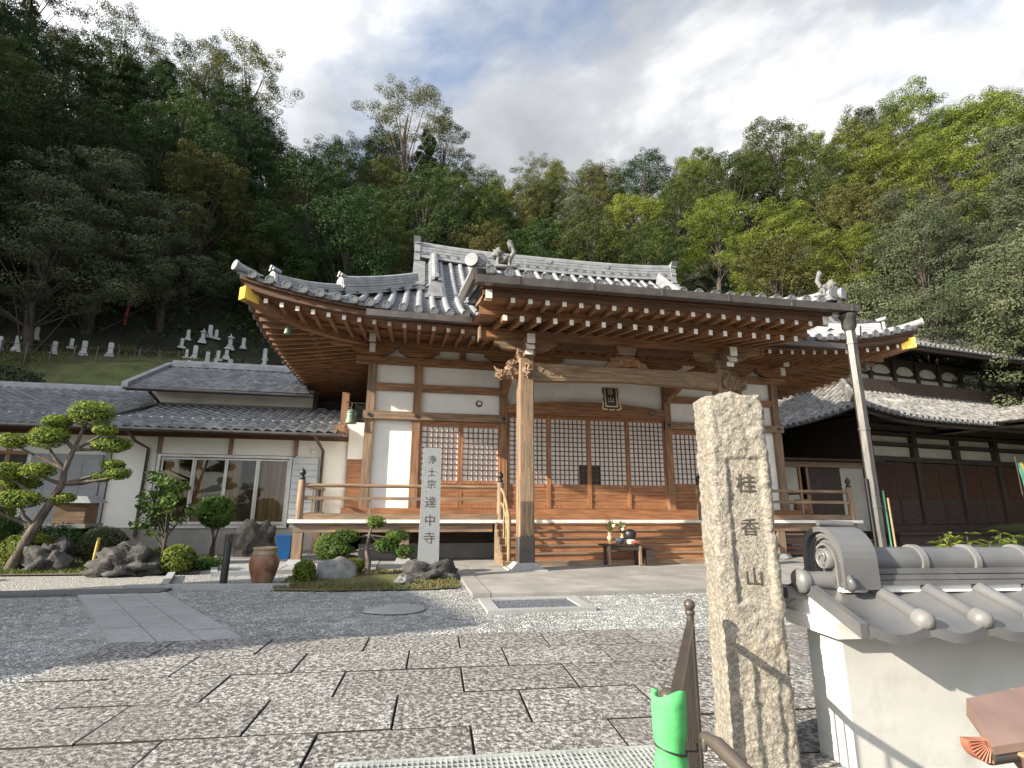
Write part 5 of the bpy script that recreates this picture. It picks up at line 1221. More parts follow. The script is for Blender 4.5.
# camellia with open branching
t = thing('camellia', 'tall open camellia with glossy leaves before the white house wall', 'shrub', (-5.35,13.6,.0)); rg = random.Random(9); m = MB(); l1 = MB()
for i in range(11):
    a = rg.uniform(0,6.28); h = .7+1.15*i/11; r_ = .55*(1-.35*i/11); q = (math.cos(a)*r_, math.sin(a)*r_*.8, h+.25); m.tube([(0,0,h*.6),(q[0]*.5,q[1]*.5,h+.02),q], [.025,.016,.008], 5); l1.leaves(q, (.26,.24,.15), 70, .13, .2, .5, rg)
    l1.leaves((q[0]*.5,q[1]*.5,h+.05), (.2,.2,.12), 25, .12, .2, .5, rg)
m.tube([(0,0,0),(.03,0,.8),(-.02,0,1.5),(.02,0,2.0)], [.04,.035,.025,.01], 7); m.build('trunk', 'bark', t); l1.build('foliage', 'leaf_shrub', t)
# cloud-pruned pines
def cloud_pine(loc, trunk, pads, label, s=1., mt='leaf_pine', seed=3, dens=900, name='garden_pine'):
    t = thing(name, label, 'tree', loc); m = MB(); n = len(trunk); r0 = .115*s
    m.tube(trunk, [r0*(1-.72*i/(n-1)) for i in range(n)], 10)
    rg = random.Random(seed)
    for (c, r_, k) in pads:
        b = Vector(trunk[k]); c = Vector(c); mid = (b+c)/2+Vector((0,0,-.06*s)); m.tube([b, mid+Vector((rg.uniform(-.05,.05),rg.uniform(-.05,.05),0))*s, c+Vector((0,0,-r_[2]*.5))], [r0*.42, r0*.30, r0*.14], 7)
    m.build('trunk', 'bark_pale', t)
    for (c, r_, k) in pads:
        p = MB(); A = r_[0]*r_[1]; p.leaves(c, r_, int(dens*max(.5,A/.12)), .06*max(.8,s), .72, .6, rg)
        for q in range(4): a = rg.uniform(0,6.28); p.leaves((c[0]+math.cos(a)*r_[0]*.55, c[1]+math.sin(a)*r_[1]*.5, c[2]+r_[2]*.25), (r_[0]*.5,r_[1]*.5,r_[2]*.75), int(dens*A/.12/6)+30, .06*max(.8,s), .7, .6, rg)
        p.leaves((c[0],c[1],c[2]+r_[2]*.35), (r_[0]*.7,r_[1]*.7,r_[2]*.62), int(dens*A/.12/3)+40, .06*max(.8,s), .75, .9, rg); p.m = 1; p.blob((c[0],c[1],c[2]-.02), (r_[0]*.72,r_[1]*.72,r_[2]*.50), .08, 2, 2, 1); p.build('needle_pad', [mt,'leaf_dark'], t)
    return t
tr = [(0,0,0),(.12,0,.35),(.30,.05,.85),(.52,.08,1.35),(.72,.05,1.75),(.74,0,2.05),(.86,.0,2.5),(.98,0,2.95)]
pads = [((1.12,0,3.30),(0.47,0.38,0.29),7),((1.55,-.1,2.93),(0.25,0.23,0.13),6),((1.62,.1,2.62),(0.42,0.30,0.17),6),((.36,.0,3.10),(0.30,0.26,0.15),6),((.30,-.1,2.74),(0.38,0.32,0.26),5),
        ((-.55,.1,2.66),(0.29,0.26,0.17),5),((1.75,.1,2.18),(0.26,0.21,0.12),4),((1.95,.0,1.98),(0.27,0.23,0.13),4),((1.45,.2,1.90),(0.23,0.20,0.09),4),((.22,-.1,2.02),(0.35,0.29,0.17),4),((-.50,.0,2.0),(0.38,0.30,0.19),3),
        ((.72,.15,1.45),(0.26,0.21,0.11),3),((-.02,-.1,1.42),(0.43,0.32,0.19),2),((-.85,.0,1.35),(0.32,0.26,0.15),2),((-.35,.3,1.75),(0.38,0.27,0.14),3)]
tr = [(x*.86,y,z) for x,y,z in tr]; pads = [((c[0]*.86,c[1],c[2]),r_,k) for c,r_,k in pads]
cloud_pine((-8.0,13.2,.05), tr, pads, 'tall cloud-pruned garden pine leaning right before the house, with many rounded pads')
tr2 = [(0,0,0),(.02,0,.3),(-.04,0,.55),(.0,0,.8),(.03,0,.95)]
pads2 = [((.12,0,1.05),(.20,.18,.12),4),((.33,.02,.60),(.24,.2,.14),3),((.55,-.02,.78),(.24,.2,.13),3),((.68,.0,.48),(.22,.19,.14),2),((-.42,.0,.78),(.24,.2,.14),3),((-.50,.05,.52),(.26,.2,.10),2)]
cloud_pine((-.72,11.1,.02), tr2, pads2, 'small cloud-pruned pine with pale trunk standing in the moss left of the stele', .55, 'leaf_shrub', 5, 900)
# weathered branchy shrub and stone lantern at the far left
t = thing('bare_shrub', 'low shrub with pale twisting branches at the left edge before the window', 'shrub', (-8.9,13.3,0)); m = MB(); rg = random.Random(21)
for i in range(5): a = rg.uniform(-.8,.8); m.tube([(0,0,.2),(a*.4,.05,.7),(a*.8,.1,1.0),(a*1.1,.05,1.35)], [.06,.045,.03,.01], 6)
m.build('branches', 'bark_pale', t); m = MB()
for i in range(9): m.leaves((rg.uniform(-.9,.9),rg.uniform(-.3,.3),rg.uniform(.9,1.5)), (.25,.22,.12), 110, .08, .3, .5, rg)
m.build('foliage', 'leaf_shrub', t)
t = thing('stone_lantern', 'squat stone lantern with wooden-latticed light box behind the pine trunk', 'lantern', (-8.15,15.4,.05)); m = MB(); m.box(-.32,.32,-.32,.32,0,.75); m.build('base', 'granite_step', t); m = MB(); m.box(-.45,.45,-.4,.4,.752,.85); m.build('platform', 'granite_step', t); m = MB(); m.box(-.34,.34,-.28,.28,.852,1.35); m.build('light_box', 'wood_grey_x', t); m = MB(); m.hexa([(-.5,-.42,1.352),(.5,-.42,1.352),(.5,.42,1.352),(-.5,.42,1.352),(-.3,-.25,1.52),(.3,-.25,1.52),(.3,.25,1.52),(-.3,.25,1.52)]); m.build('cap', 'granite_step', t)
# moss bed
m = MB(); rg = random.Random(2)
pts = [(-2.15,9.75),(-1.3,9.55),(-.4,9.5),(.5,9.45),(.92,9.6),(.95,10.6),(.6,11.9),(-.4,12.2),(-1.4,12.1),(-2.0,11.2)]
m.add([(x,y,.03) for x,y in pts]+[(-.5,10.8,.09)], [(i,(i+1)%10,10) for i in range(10)])
tag(m.build('moss_bed', 'moss'), kind='structure')
m = MB(); m.v = []; 
for _ in range(9000):
    x, y = rg.uniform(-2.15,.95), rg.uniform(9.45,12.1)
    if x < -1.2 and y < 9.6+(-1.2-x)*.25: continue
    h = rg.uniform(.02,.055); a = rg.uniform(0,6.28); c, s = math.cos(a)*.012, math.sin(a)*.012; lx, ly = rg.uniform(-.02,.02), rg.uniform(-.02,.02); z = .045
    m.add([(x-c,y-s,z),(x+c,y+s,z),(x+lx,y+ly,z+h)], [(0,1,2)])
tag(m.build('moss', 'moss'), kind='stuff')
m = MB(); rg = random.Random(4)
m.add([(-12,12.6,.04),(-4.1,12.15,.04),(-4.9,16.3,.05),(-12,16.7,.05)], [(0,1,2,3)]); tag(m.build('planting_bed', 'earth'), kind='structure')
m = MB()
for _ in range(6000):
    x, y = rg.uniform(-10.5,-4.6), rg.uniform(12.5,15.5); h = rg.uniform(.03,.09); a = rg.uniform(0,6.28); c, s = math.cos(a)*.02, math.sin(a)*.02
    m.add([(x-c,y-s,.04),(x+c,y+s,.04),(x+rg.uniform(-.04,.04),y,.04+h)], [(0,1,2)])
tag(m.build('ground_cover', 'leaf_shrub'), kind='stuff')
# leafy plant behind the near wall
t = thing('leafy_plant', 'sunlit broad-leaved plant rising behind the tiled wall', 'plant', (5.55,4.5,0)); m = MB(); rg = random.Random(6); st_ = MB()
for i in range(20):
    a = rg.uniform(0,6.28); r_ = rg.uniform(.1,.5); top = Vector((math.cos(a)*r_*1.0, math.sin(a)*r_*.6, rg.uniform(.95,1.20))); st_.tube([(0,0,.1),(top.x*.5,top.y*.5,.7),top], .008, 4)
    for k in range(9):
        aa = rg.uniform(0,6.28); d = Vector((math.cos(aa), math.sin(aa), rg.uniform(-.1,.45))).normalized(); L_ = rg.uniform(.08,.14); s_ = d.cross(Vector((0,0,1))).normalized()*L_*.2; p = top+Vector((0,0,rg.uniform(-.1,.03)))
        m.add([p, p+d*L_*.5+s_+Vector((0,0,.01)), p+d*L_-Vector((0,0,.02)), p+d*L_*.5-s_+Vector((0,0,.01))], [(0,1,2,3)])
m.build('foliage', 'leaf_yellow', t); st_.build('stem', 'bark', t)


# ------------------------------------------------------------------ plastered boundary wall with tiled coping, close to the camera
WA = -R(4.8)
bw = thing('boundary_wall', 'low white plastered wall with grey tiled coping in the right foreground', 'wall', (2.40,2.72,0), WA)
WL = 4.6; WT = .30; WC = WT/2
def sag(z): return z
m = MB(); b0 = .0
m.hexa([(-.035,0,0),(WL,0,0),(WL,WT,0),(-.035,WT,0),(-.035,0,.715),(WL,0,.715),(WL,WT,.715),(-.035,WT,.715)]); m.build('plaster_wall', 'wall_white', bw)
m = MB(); m.hexa([(-.11,-.075,.717),(WL,-.075,.717),(WL,WT+.075,.717),(-.11,WT+.075,.717),(-.13,-.095,.80),(WL,-.095,.80),(WL,WT+.095,.80),(-.13,WT+.095,.80)])
m.prism([(-.09,.80),(WC,.93),(WT+.09,.80)], (-.10,0,0), (0,1,0), (0,0,1), (WL+.1,0,0)); m.build('cornice', 'plaster', bw)
def wz(y): return .845+.36*(y+.20) if y <= WC else .845+.36*(WT+.20-y)     # tile bed height across the wall
SPW = .325; TU = [.045+.19+SPW*i for i in range(14)]
m = MB()
for i in range(-1, 14):
    ua, ub = .235+SPW*i, .235+SPW*(i+1)
    if i < 0: ua = -.095
    for sgn in (0, 1):
        K = 10; vs = []; rows_ = [(-.285,-.048),(-.285,0),(-.10,0),(.0,0),(WC-.02,0)]
        for (yy, dz) in rows_:
            for q in range(K+1):
                f = q/K; u = ua+(ub-ua)*f; d = -.034*math.sin(math.pi*f); off = -.016*math.sin(math.pi*f)
                y = yy+(off if yy < -.2 else 0); z = wz(min(y,WC))+dz*(1 if dz else 0)+d*(1 if True else 0)+.012
                y2 = y if sgn == 0 else WT-y
                vs.append((u, y2, z))
        m.smooth = True; fs = [(j*(K+1)+q, j*(K+1)+q+1, (j+1)*(K+1)+q+1, (j+1)*(K+1)+q) for j in range(1,4) for q in range(K)]
        if sgn: fs = [tuple(reversed(f)) for f in fs]
        m.add(vs, fs); m.smooth = False; fs = [(q, q+1, K+2+q, K+1+q) for q in range(K)]
        if sgn: fs = [tuple(reversed(f)) for f in fs]
        m.add(vs, fs)
        m.add([(a,b,c-.045) for a,b,c in vs[K+1:2*K+2]]+[(a,b,c-.045) for a,b,c in vs[-K-1:]], [(q+1,q,K+1+q,K+2+q) for q in range(K)])
coping = m.build('coping_tiles', 'tile_near', bw)
for u in TU:                                           # barrel tiles with domed ends
    for sgn in (0, 1):
        m = MB(); yy = [-.26, WC-.03]; P = []
        for y in yy: y2 = y if sgn == 0 else WT-y; P.append((u, y2, wz(y)+.018))
        m.tube([P[0], P[1]], .036, 14); d = (Vector(P[0])-Vector(P[1])).normalized(); c = Vector(P[0])
        m.build('barrel_tile', 'tile_near', coping)
        m = MB(); m.tube([c-d*.035, c-d*.005, c+d*.018, c+d*.036, c+d*.046], [.047,.052,.050,.036,.010], 18); m.build('end_cap', 'tile_near_cap', coping)
# verge at the left end
m = MB()
for sgn in (0, 1):
    Y = lambda y: y if sgn == 0 else WT-y
    p = [(-.28,wz(-.28)+.0),(-.10,wz(-.10)),(.02,wz(.02)),(WC,wz(WC))]
    for (ya,za),(yb,zb) in zip(p, p[1:]):
        q = [(-.135,Y(ya),za-.050),(-.093,Y(ya),za-.050),(-.093,Y(yb),zb-.050),(-.135,Y(yb),zb-.050),(-.135,Y(ya),za+.022),(-.093,Y(ya),za+.022),(-.093,Y(yb),zb+.022),(-.135,Y(yb),zb+.022)]
        m.hexa(q)
m.build('verge_tile', 'tile_near', coping)
m = MB(); 
for dz, y0, y1, z0, z1 in ((0,WC-.125,WC+.125,.972,.996),(0,WC-.115,WC+.115,.999,1.026),(0,WC-.105,WC+.105,1.030,1.058)):
    k = 8
    for i in range(k): a = .22+(WL-.22)*i/k; b = .22+(WL-.22)*(i+1)/k-.003; m.box(a, b, y0, y1, z0+.001*(i%2), z1)
m.build('ridge_courses', 'tile_near', bw)
m = MB(); n = 12                                       # white scalloped filling between ridge and tiles
m.box(.05,WL,WC-.10,WC+.10,.93,.972); m.build('lime_filling', 'plaster', bw)
m = MB(); m.tube([(.12,WC,1.092),(WL,WC,1.092)], .078, 20); m.build('ridge_tiles', 'tile_near', bw)
for i in range(12):
    u = .60+.343*i; m = MB(); m.tube([(u-.018,WC,1.094),(u+.018,WC,1.094)], .092, 22); m.build('joint_band', 'tile_near_cap', bw)
# ridge-end tile: hooded arch with a beaded border
def arch(w_, h_, z0, n=14): return [(-w_,z0)]+[(-w_*math.cos(math.pi*k/n)*(1 if True else 1), z0+h_*.50+h_*.5*math.sin(math.pi*k/n)) for k in range(n+1)]+[(w_,z0)]
oe = thing('ridge_end', None, None); oe.parent = bw; oe.location = (.06,WC,0)
def ring_prism(m, wo, ho, wi, hi, z0, x0, x1):
    A, B = arch(wo, ho, z0), arch(wi, hi, z0); n = len(A)
    for x, rev in ((x0,0),(x1,1)):
        vs = [(x,y,z) for y,z in A]+[(x,y,z) for y,z in B]; m.add(vs, [((i,i+1,n+i+1,n+i) if rev else (n+i,n+i+1,i+1,i)) for i in range(n-1)])
    for P, rev in ((A,0),(B,1)):
        vs = [(x0,y,z) for y,z in P]+[(x1,y,z) for y,z in P]; m.add(vs, [((n+i,n+i+1,i+1,i) if rev else (i,i+1,n+i+1,n+i)) for i in range(n-1)])
m = MB(); ring_prism(m, .175, .335, .150, .305, .955, -.05, .16); m.build('hood', 'tile_near', oe)
m = MB(); m.prism(arch(.150,.305,.955), (-.005,0,0), (0,1,0), (0,0,1), (.02,0,0)); m.build('face_plate', 'tile_near', oe)
m = MB(); ring_prism(m, .140, .29, .128, .275, .96, -.03, .0); ring_prism(m, .098, .235, .086, .222, .96, -.035, .0); m.build('raised_border', 'tile_near_cap', oe)
m = MB(); A = arch(.113,.255,.975,22)
for p in A: m.blob((-.018,p[0],p[1]), (.011,.0105,.0105), 0, 1)
m.build('beads', 'tile_near_cap', oe)
m = MB(); m.lathe([(.058,0),(.058,.05),(.050,.055),(.047,.045)], (.0,0,1.105), 20, 'x', Matrix.Rotation(math.pi,3,'Z')); 
for k in range(3):
    a0 = k*2.09; m.tube([(-.05, .036*math.cos(a0+t*.35)*(1-t*.10), 1.105+.036*math.sin(a0+t*.35)*(1-t*.10)) for t in range(6)], [.011,.010,.008,.006,.004,.002], 6)
m.build('boss', 'tile_near_cap', oe)
m = MB()
for sg in (-1,1): m.tube([(-.02,sg*.17,.96),(-.03,sg*.20,.985),(-.03,sg*.185,1.02),(-.03,sg*.17,1.0)], [.022,.026,.02,.012], 8)
m.tube([(-.05,0,1.31),(.17,0,1.30)], .018, 8); m.build('scrolls', 'tile_near', oe)
m = MB(); c = Vector((-.155,WC-.02,.985)); m.tube([c+Vector((.0,0,0)), c+Vector((.34,0,.0))], .052, 18); m.tube([c+Vector((.03,0,0)), c, c-Vector((.02,0,0)), c-Vector((.032,0,0))], [.062,.068,.060,.02], 22); m.build('end_cap', 'tile_near_cap', bw)
m = MB(); c = Vector((-.14,WT+.12,.93)); m.hexa([(-.22,.16,.885),(-.06,.16,.885),(-.06,WT+.20,.86),(-.22,WT+.20,.86),(-.22,.16,.945),(-.06,.16,.945),(-.06,WT+.20,.92),(-.22,WT+.20,.92)]); m.build('verge_tile', 'tile_near', bw)

# ------------------------------------------------------------------ rough granite pillar
pl = thing('stone_pillar', 'tall rough-hewn granite pillar with three carved characters in the right foreground', 'pillar', (1.765,2.90,0), -R(15))
def pillar():
    W_, D_, H_ = .345, .29, 2.07; m = MB(); nw, nd, nh = 34, 26, 200; vs = []; ring = []
    for i in range(nw): ring.append((W_*i/nw, 0, 0))
    for i in range(nd): ring.append((W_, D_*i/nd, 1))
    for i in range(nw): ring.append((W_*(1-i/nw), D_, 2))
    for i in range(nd): ring.append((0, D_*(1-i/nd), 3))
    n = len(ring); c = Vector((W_/2, D_/2, 0))
    def smooth(a, b, x): t = max(0, min(1, (x-a)/(b-a))); return t*t*(3-2*t)
    for j in range(nh+1):
        z = -.1+(H_+.1)*j/nh; f = 1.0+.045*(1-z/H_)
        for x, y, sd_ in ring:
            px, py = c.x+(x-c.x)*f, c.y+(y-c.y)*f; nrm = (Vector((x,y,0))-c); 
            q = Vector((px*1.0, py, z)); a1 = noise.noise(q*7)*.010+noise.noise(q*19+Vector((3,1,2)))*.009+noise.noise(q*42+Vector((7,7,1)))*.0065+noise.noise(q*85)*.004
            hx, hy = (x-c.x)/(W_/2), (y-c.y)/(D_/2); face = Vector((math.copysign(abs(hx)**9, hx), math.copysign(abs(hy)**9, hy), 0)).normalized(); rec = 0; k = 1
            if sd_ == 0:
                u = x/W_; ins = smooth(.26,.31,u+noise.noise(q*9)*.03)*(1-smooth(.83,.88,u+noise.noise(q*8)*.03))*smooth(.86,.89,z+noise.noise(q*6)*.02 if False else z+.02*noise.noise(q*12))*(1-smooth(1.685,1.693,z))
                rec = -.021*ins; k = 1-.72*ins
            e = min(x/W_, 1-x/W_) if sd_ in (0,2) else min(y/D_, 1-y/D_)
            rnd_ = -.014*max(0,1-e*14)
            off = a1*k+rec+rnd_
            vs.append(Vector((px,py,z))+face*off+Vector((0,0,.004*noise.noise(q*25))))
    m.v = [tuple(v) for v in vs]; m.f = [(j*n+i, j*n+(i+1)%n, (j+1)*n+(i+1)%n, (j+1)*n+i) for j in range(nh) for i in range(n)]
    # broken top
    b = nh*n; prev = [b+i for i in range(n)]; lv = [m.v[i] for i in prev]
    for k_, s_ in enumerate((.85,.6,.3)):
        st = len(m.v)
        for (x,y,z) in lv:
            px, py = c.x+(x-c.x)*s_, c.y+(y-c.y)*s_; q = Vector((px,py,1)); m.v.append((px, py, H_+.012*(k_+1)+noise.noise(q*9)*.03+noise.noise(q*30)*.012-.02*(px/W_)))
        cur = [st+i for i in range(n)]; m.f += [(prev[i], prev[(i+1)%n], cur[(i+1)%n], cur[i]) for i in range(n)]; prev = cur
    m.v.append((c.x,c.y,H_+.03)); m.f += [(prev[i], prev[(i+1)%n], len(m.v)-1) for i in range(n)]
    m.mi = [0]*len(m.f); m.sm = [True]*len(m.f)
    return m.build('shaft', 'pillar_rock', pl)
pillar()
for ch, z, s_ in (('桂',1.53,.118),('香',1.28,.105),('山',1.005,.11)):
    text(ch, s_, frame((.200,.0165,z),(1,0,0),(0,0,1)), 'ink', 'lettering', pl, .004)

# ------------------------------------------------------------------ brown metal fence, padded post, handrail, grating
A0, A1 = Vector((1.515,2.80,0)), Vector((.845,1.70,0))
fn = thing('metal_fence', 'dark brown metal fence of thin upright bars with ball-topped post beside the granite pillar', 'fence', A0)
m = MB(); m.tube([(0,0,0),(0,0,.84)], .020, 12); m.build('post', 'brown_metal', fn)
m = MB(); m.lathe([(.021,.835),(.026,.84),(.026,.855),(.012,.862)], (0,0,0), 16); m.blob((0,0,.885), (.030,.030,.030), 0, 3); m.v = m.v; m.build('ball_finial', 'brown_metal', fn, True)
D = A1-A0; L_ = D.length; Dn = D.normalized()
m = MB(); m.bar(Dn*.02+Vector((0,0,.80)), D+Vector((0,0,.80)), .032, .030); m.build('top_rail', 'brown_metal', fn)
m = MB(); m.bar(Dn*.02+Vector((0,0,.10)), D+Vector((0,0,.10)), .035, .03); m.build('bottom_rail', 'brown_metal', fn)
for i in range(1, 13):
    c = D*(i/13); m = MB(); m.tube([c+Vector((0,0,.115)), c+Vector((0,0,.785))], .0065, 6); m.build('bar', 'brown_metal', fn)
gp = thing('padded_post', 'dark metal post wrapped in bright green foam tied with a black cord', 'post', A1+Vector((-.03,-.03,.025)))
m = MB(); m.tube([(0,0,0),(0,0,.80)], .030, 16); m.blob((0,0,.805), (.031,.031,.026), 0, 3); m.build('post', 'brown_metal', gp)
def foam():
    m = MB(); n = 18; K = 26; vs = []; th = .017
    for j in range(K+1):
        z = .02+.80*j/K; pinch = 1-.20*math.exp(-((z-.665)/.022)**2)
        for side in (0, 1):
            for i in range(n+1):
                a = R(118)+R(262)*i/n; rr = (.034+th*(1-side)+.003*noise.noise(Vector((math.cos(a),math.sin(a),z*6))))*(pinch if side == 0 else 1); flap = .010*max(0,z-.72)*8*math.cos(a*2)
                vs.append((rr*math.cos(a)+flap*.2-.004, rr*math.sin(a), z+.010*math.sin(a*1.5)*(j==K)))
    W_ = 2*(n+1); f = []
    for j in range(K):
        for i in range(n): f.append((j*W_+i, j*W_+i+1, (j+1)*W_+i+1, (j+1)*W_+i)); f.append((j*W_+n+1+i+1, j*W_+n+1+i, (j+1)*W_+n+1+i, (j+1)*W_+n+2+i))
        for i in (0, n): f.append((j*W_+i, (j+1)*W_+i, (j+1)*W_+n+1+i, j*W_+n+1+i) if i == 0 else (j*W_+n+1+i, (j+1)*W_+n+1+i, (j+1)*W_+i, j*W_+i))
    for i in range(n): f.append((K*W_+i, K*W_+i+1, K*W_+n+2+i, K*W_+n+1+i))
    m.smooth = True; m.add(vs, f); return m.build('foam_sleeve', 'green_foam', gp)
foam()
m = MB(); K = 24; m.tube([(.046*math.cos(2*math.pi*k/K)-.002,.044*math.sin(2*math.pi*k/K),.665-.012*math.cos(2*math.pi*k/K)) for k in range(K+1)], .0032, 6); m.tube([(.04,.0,.655),(.09,.01,.648),(.10,.03,.66)], .003, 5); m.build('cord', 'black', gp)
hr = thing('handrail', 'thick dark brown handrail tube sloping down from the padded post', 'handrail', (.915,1.60,0))
m = MB(); m.tube([(-.02,.03,.735),(0,-.02,.728),(.035,-.16,.68),(.085,-.42,.60),(.14,-.75,.50)], [.012,.022,.022,.022,.022], 16); m.build('rail_tube', 'brown_metal', hr)
m = MB(); m.blob((-.024,.012,.718),(.009,.009,.022),0,2); m.build('rail_cap', 'gutter', hr)
m = MB(); m.tube([(.14,-.75,0),(.14,-.75,.49)], .018, 10); m.build('support', 'brown_metal', hr)
gr = thing('drain_grating', 'galvanised steel drain grating across the bottom edge of the pavement', 'grating', (.62,3.055,.0), -R(3))
m = MB()
for i in range(62): m.box(-.93+i*.03,-.924+i*.03,-.20,.195,.040,.052)
m.build('bars', 'galvanised', gr)
m = MB()
for j in range(9): m.box(-.93,.91,-.19+j*.046,-.183+j*.046,.038,.0515)
m.build('cross_bars', 'galvanised', gr)
m = MB(); m.box(-.95,.93,-.225,-.202,.03,.056); m.box(-.95,.93,.197,.215,.03,.056); m.build('frame', 'galvanised', gr)
# brown metal roof edge of a small notice board at the right margin
nb = thing('notice_roof', 'brown sheet-metal roof edge with fan-shaped copper end at the lower right', 'roof', (.03,0,-.035))
m = MB(); m.hexa([(1.965,1.68,.62),(2.75,1.62,.68),(2.80,1.86,.74),(2.06,1.84,.68),(1.963,1.68,.645),(2.75,1.62,.705),(2.82,1.86,.80),(2.072,1.84,.737)]); m.build('roof_sheet', 'copper_brown', nb)
m = MB(); K = 10; c = Vector((1.985,1.70,.655)); r_ = .082
vs = [c]+[c+Vector((-r_*1.15*math.cos(R(100)*k/K-R(6)), 0, -r_*.85*math.sin(R(100)*k/K-R(6)))) for k in range(K+1)]
vs2 = [v+Vector((0,.03,0)) for v in vs]; n = len(vs); m.add(vs+vs2, [(0,i+1,i) for i in range(1,n-1)]+[(n,n+i,n+i+1) for i in range(1,n-1)]+[(i,(i+1)%n,(i+1)%n+n,i+n) for i in range(n)])
for k in range(K+1): m.tube([c+Vector((0,-.003,0))+(vs[k+1]-c)*.35, c+Vector((0,-.003,0))+(vs[k+1]-c)*.98], .0028, 5)
m.build('fan_end', 'copper_red', nb)
m = MB(); m.tube([(1.975,1.715,.605),(2.75,1.66,.66)], .030, 12); m.build('lower_edge', 'gutter', nb)
m = MB(); m.bar((2.06,1.67,.618),(2.75,1.62,.675),.03,.012); m.build('pale_trim', 'bamboo', nb)
m = MB(); m.hexa([(2.13,1.67,.53),(2.7,1.63,.56),(2.7,1.69,.56),(2.13,1.73,.53),(2.07,1.67,.605),(2.7,1.63,.65),(2.7,1.69,.65),(2.07,1.73,.605)]); m.build('bracket', 'copper_brown', nb)
m = MB(); m.hexa([(1.62,1.30,.475),(2.6,1.22,.52),(2.7,1.60,.60),(1.98,1.66,.545),(1.62,1.30,.495),(2.6,1.22,.54),(2.7,1.60,.62),(1.98,1.66,.565)]) if False else m.hexa([(1.84,1.42,.50),(2.6,1.36,.55),(2.7,1.60,.60),(2.02,1.62,.555),(1.84,1.42,.515),(2.6,1.36,.565),(2.7,1.60,.615),(2.02,1.62,.57)]); m.build('lower_sheet', 'copper_brown', nb)
m = MB(); m.box(2.45,2.52,1.65,1.72,0,.55); m.build('post', 'brown_metal', nb)

# ------------------------------------------------------------------ cemetery on the bank
rg = random.Random(31)
def px_dir(az): a = R(az); return Vector((math.sin(a), math.cos(a), 0))
def grave_mesh(kind):
    t = thing('gravestone', None, None)
    if kind == 0: dims = [(.34,.34,0,.2),(.26,.26,.202,.40),(.18,.18,.402,1.35)]
    elif kind == 1: dims = [(.34,.34,0,.2),(.14,.14,.202,1.0)]
    else: dims = [(.42,.42,0,.3),(.30,.30,.302,.55),(.19,.19,.552,1.37)]
    m = MB()
    for a, b, z0, z1 in dims[:-1]: m.box(-a,a,-b,b,z0,z1)
    m.build('plinth', 'grave_stone', t)
    a, b, z0, z1 = dims[-1]; m = MB(); m.box(-a,a,-b,b,z0,z1); m.hexa([(-a,-b,z1),(a,-b,z1),(a,b,z1),(-a,b,z1),(-a*.6,-b*.6,z1+.07),(a*.6,-b*.6,z1+.07),(a*.6,b*.6,z1+.07),(-a*.6,b*.6,z1+.07)]); m.build('headstone', 'grave_stone', t)
    if kind == 2: m = MB(); m.hexa([(-.36,-.36,1.372),(.36,-.36,1.372),(.36,.36,1.372),(-.36,.36,1.372),(-.2,-.2,1.55),(.2,-.2,1.55),(.2,.2,1.55),(-.2,.2,1.55)]); m.lathe([(.1,1.552),(.13,1.65),(.04,1.8),(.02,1.95)], (0,0,0), 8); m.build('cap', 'grave_stone', t)
    return t
protos = [grave_mesh(k) for k in range(3)]; usedp = [False]*3
spots = []
# (azimuth, distance, kind, description)
for i, az in enumerate((-34.6,-33.6,-31.3,-29.4,-27.6)): spots.append((az, 33.5, 0, 'pale gravestone in the upper row at the far left, %s'%['nearest the picture edge','second from the left','third from the left','fourth from the left','fifth from the left'][i]))
spots.append((-21.6, 32.0, 1, 'lone small gravestone in the middle of the grassy bank'))
for i, az in enumerate((-31.5,-27.8,-26.6,-24.8)): spots.append((az, 24.6, 1, 'small gravestone just above the low house ridge, %s from the left'%['first','second','third','fourth'][i]))
for i, (az, d, k) in enumerate(((-13.6,33.8,1),(-12.6,33.6,0),(-11.9,35,2),(-11.0,32.8,0),(-9.7,33.9,1),(-8.6,34.2,2),(-8.0,32.4,0),(-5.6,32.4,0),(-4.0,32.2,0),(-3.4,34.5,0),(-2.6,32.2,0),(-.5,34.2,0),(.6,31.8,1),(1.2,32,2),(-14.4,34.6,1),(-10.3,35.4,1))):
    az2 = -22.4+(az+14.4)*.66 
    spots.append((az2, d, k, 'gravestone on the terrace above the upper house roof, %s'%['slim, at the left','plain, second at the left','tall with a pagoda cap, left cluster','wide-based, in front of the left cluster','small, right of the left cluster','tall with a cap, in the middle','wide-based, in front of the capped one','plain, right of the middle gap','plain, left of the twin stones','set back behind the twin stones','plain, right of the twin stones','set back near the hall eave','slim, beside the hall eave','capped, nearest the hall eave','slim, farthest back at the left','slim, farthest back in the left cluster'][i]))
for i, (az, d, k) in enumerate(((-35.4,35,0),(-32.6,34.6,0),(-30.3,34.2,1),(-22.0,35.2,0),(-20.2,35.4,0),(-18.4,35.0,2),(-17.2,35.6,0),(-15.2,35.2,0),(-13.9,33.0,0),(-13.2,35.4,0),(-16.2,32.3,1),(-19.4,32.2,0))):
    spots.append((az, d, k, 'gravestone in the back rows of the cemetery, %s from the left'%['first','second','third','fourth','fifth','sixth','seventh','eighth','ninth','tenth','eleventh','twelfth'][i]))
for az, d, k, lab in spots:
    t = protos[k] if not usedp[k] else copy_tree(protos[k]); usedp[k] = True; p = px_dir(az)*d; t.location = (p.x, p.y, gz(p.x,p.y)-.05); t.rotation_euler.z = rg.uniform(-.3,.3)-R(az); s_ = rg.uniform(.8,1.05); s_ *= .58; t.scale = (s_,s_,s_)
    tag(t, lab, 'gravestone', 'gravestones on the hillside cemetery')
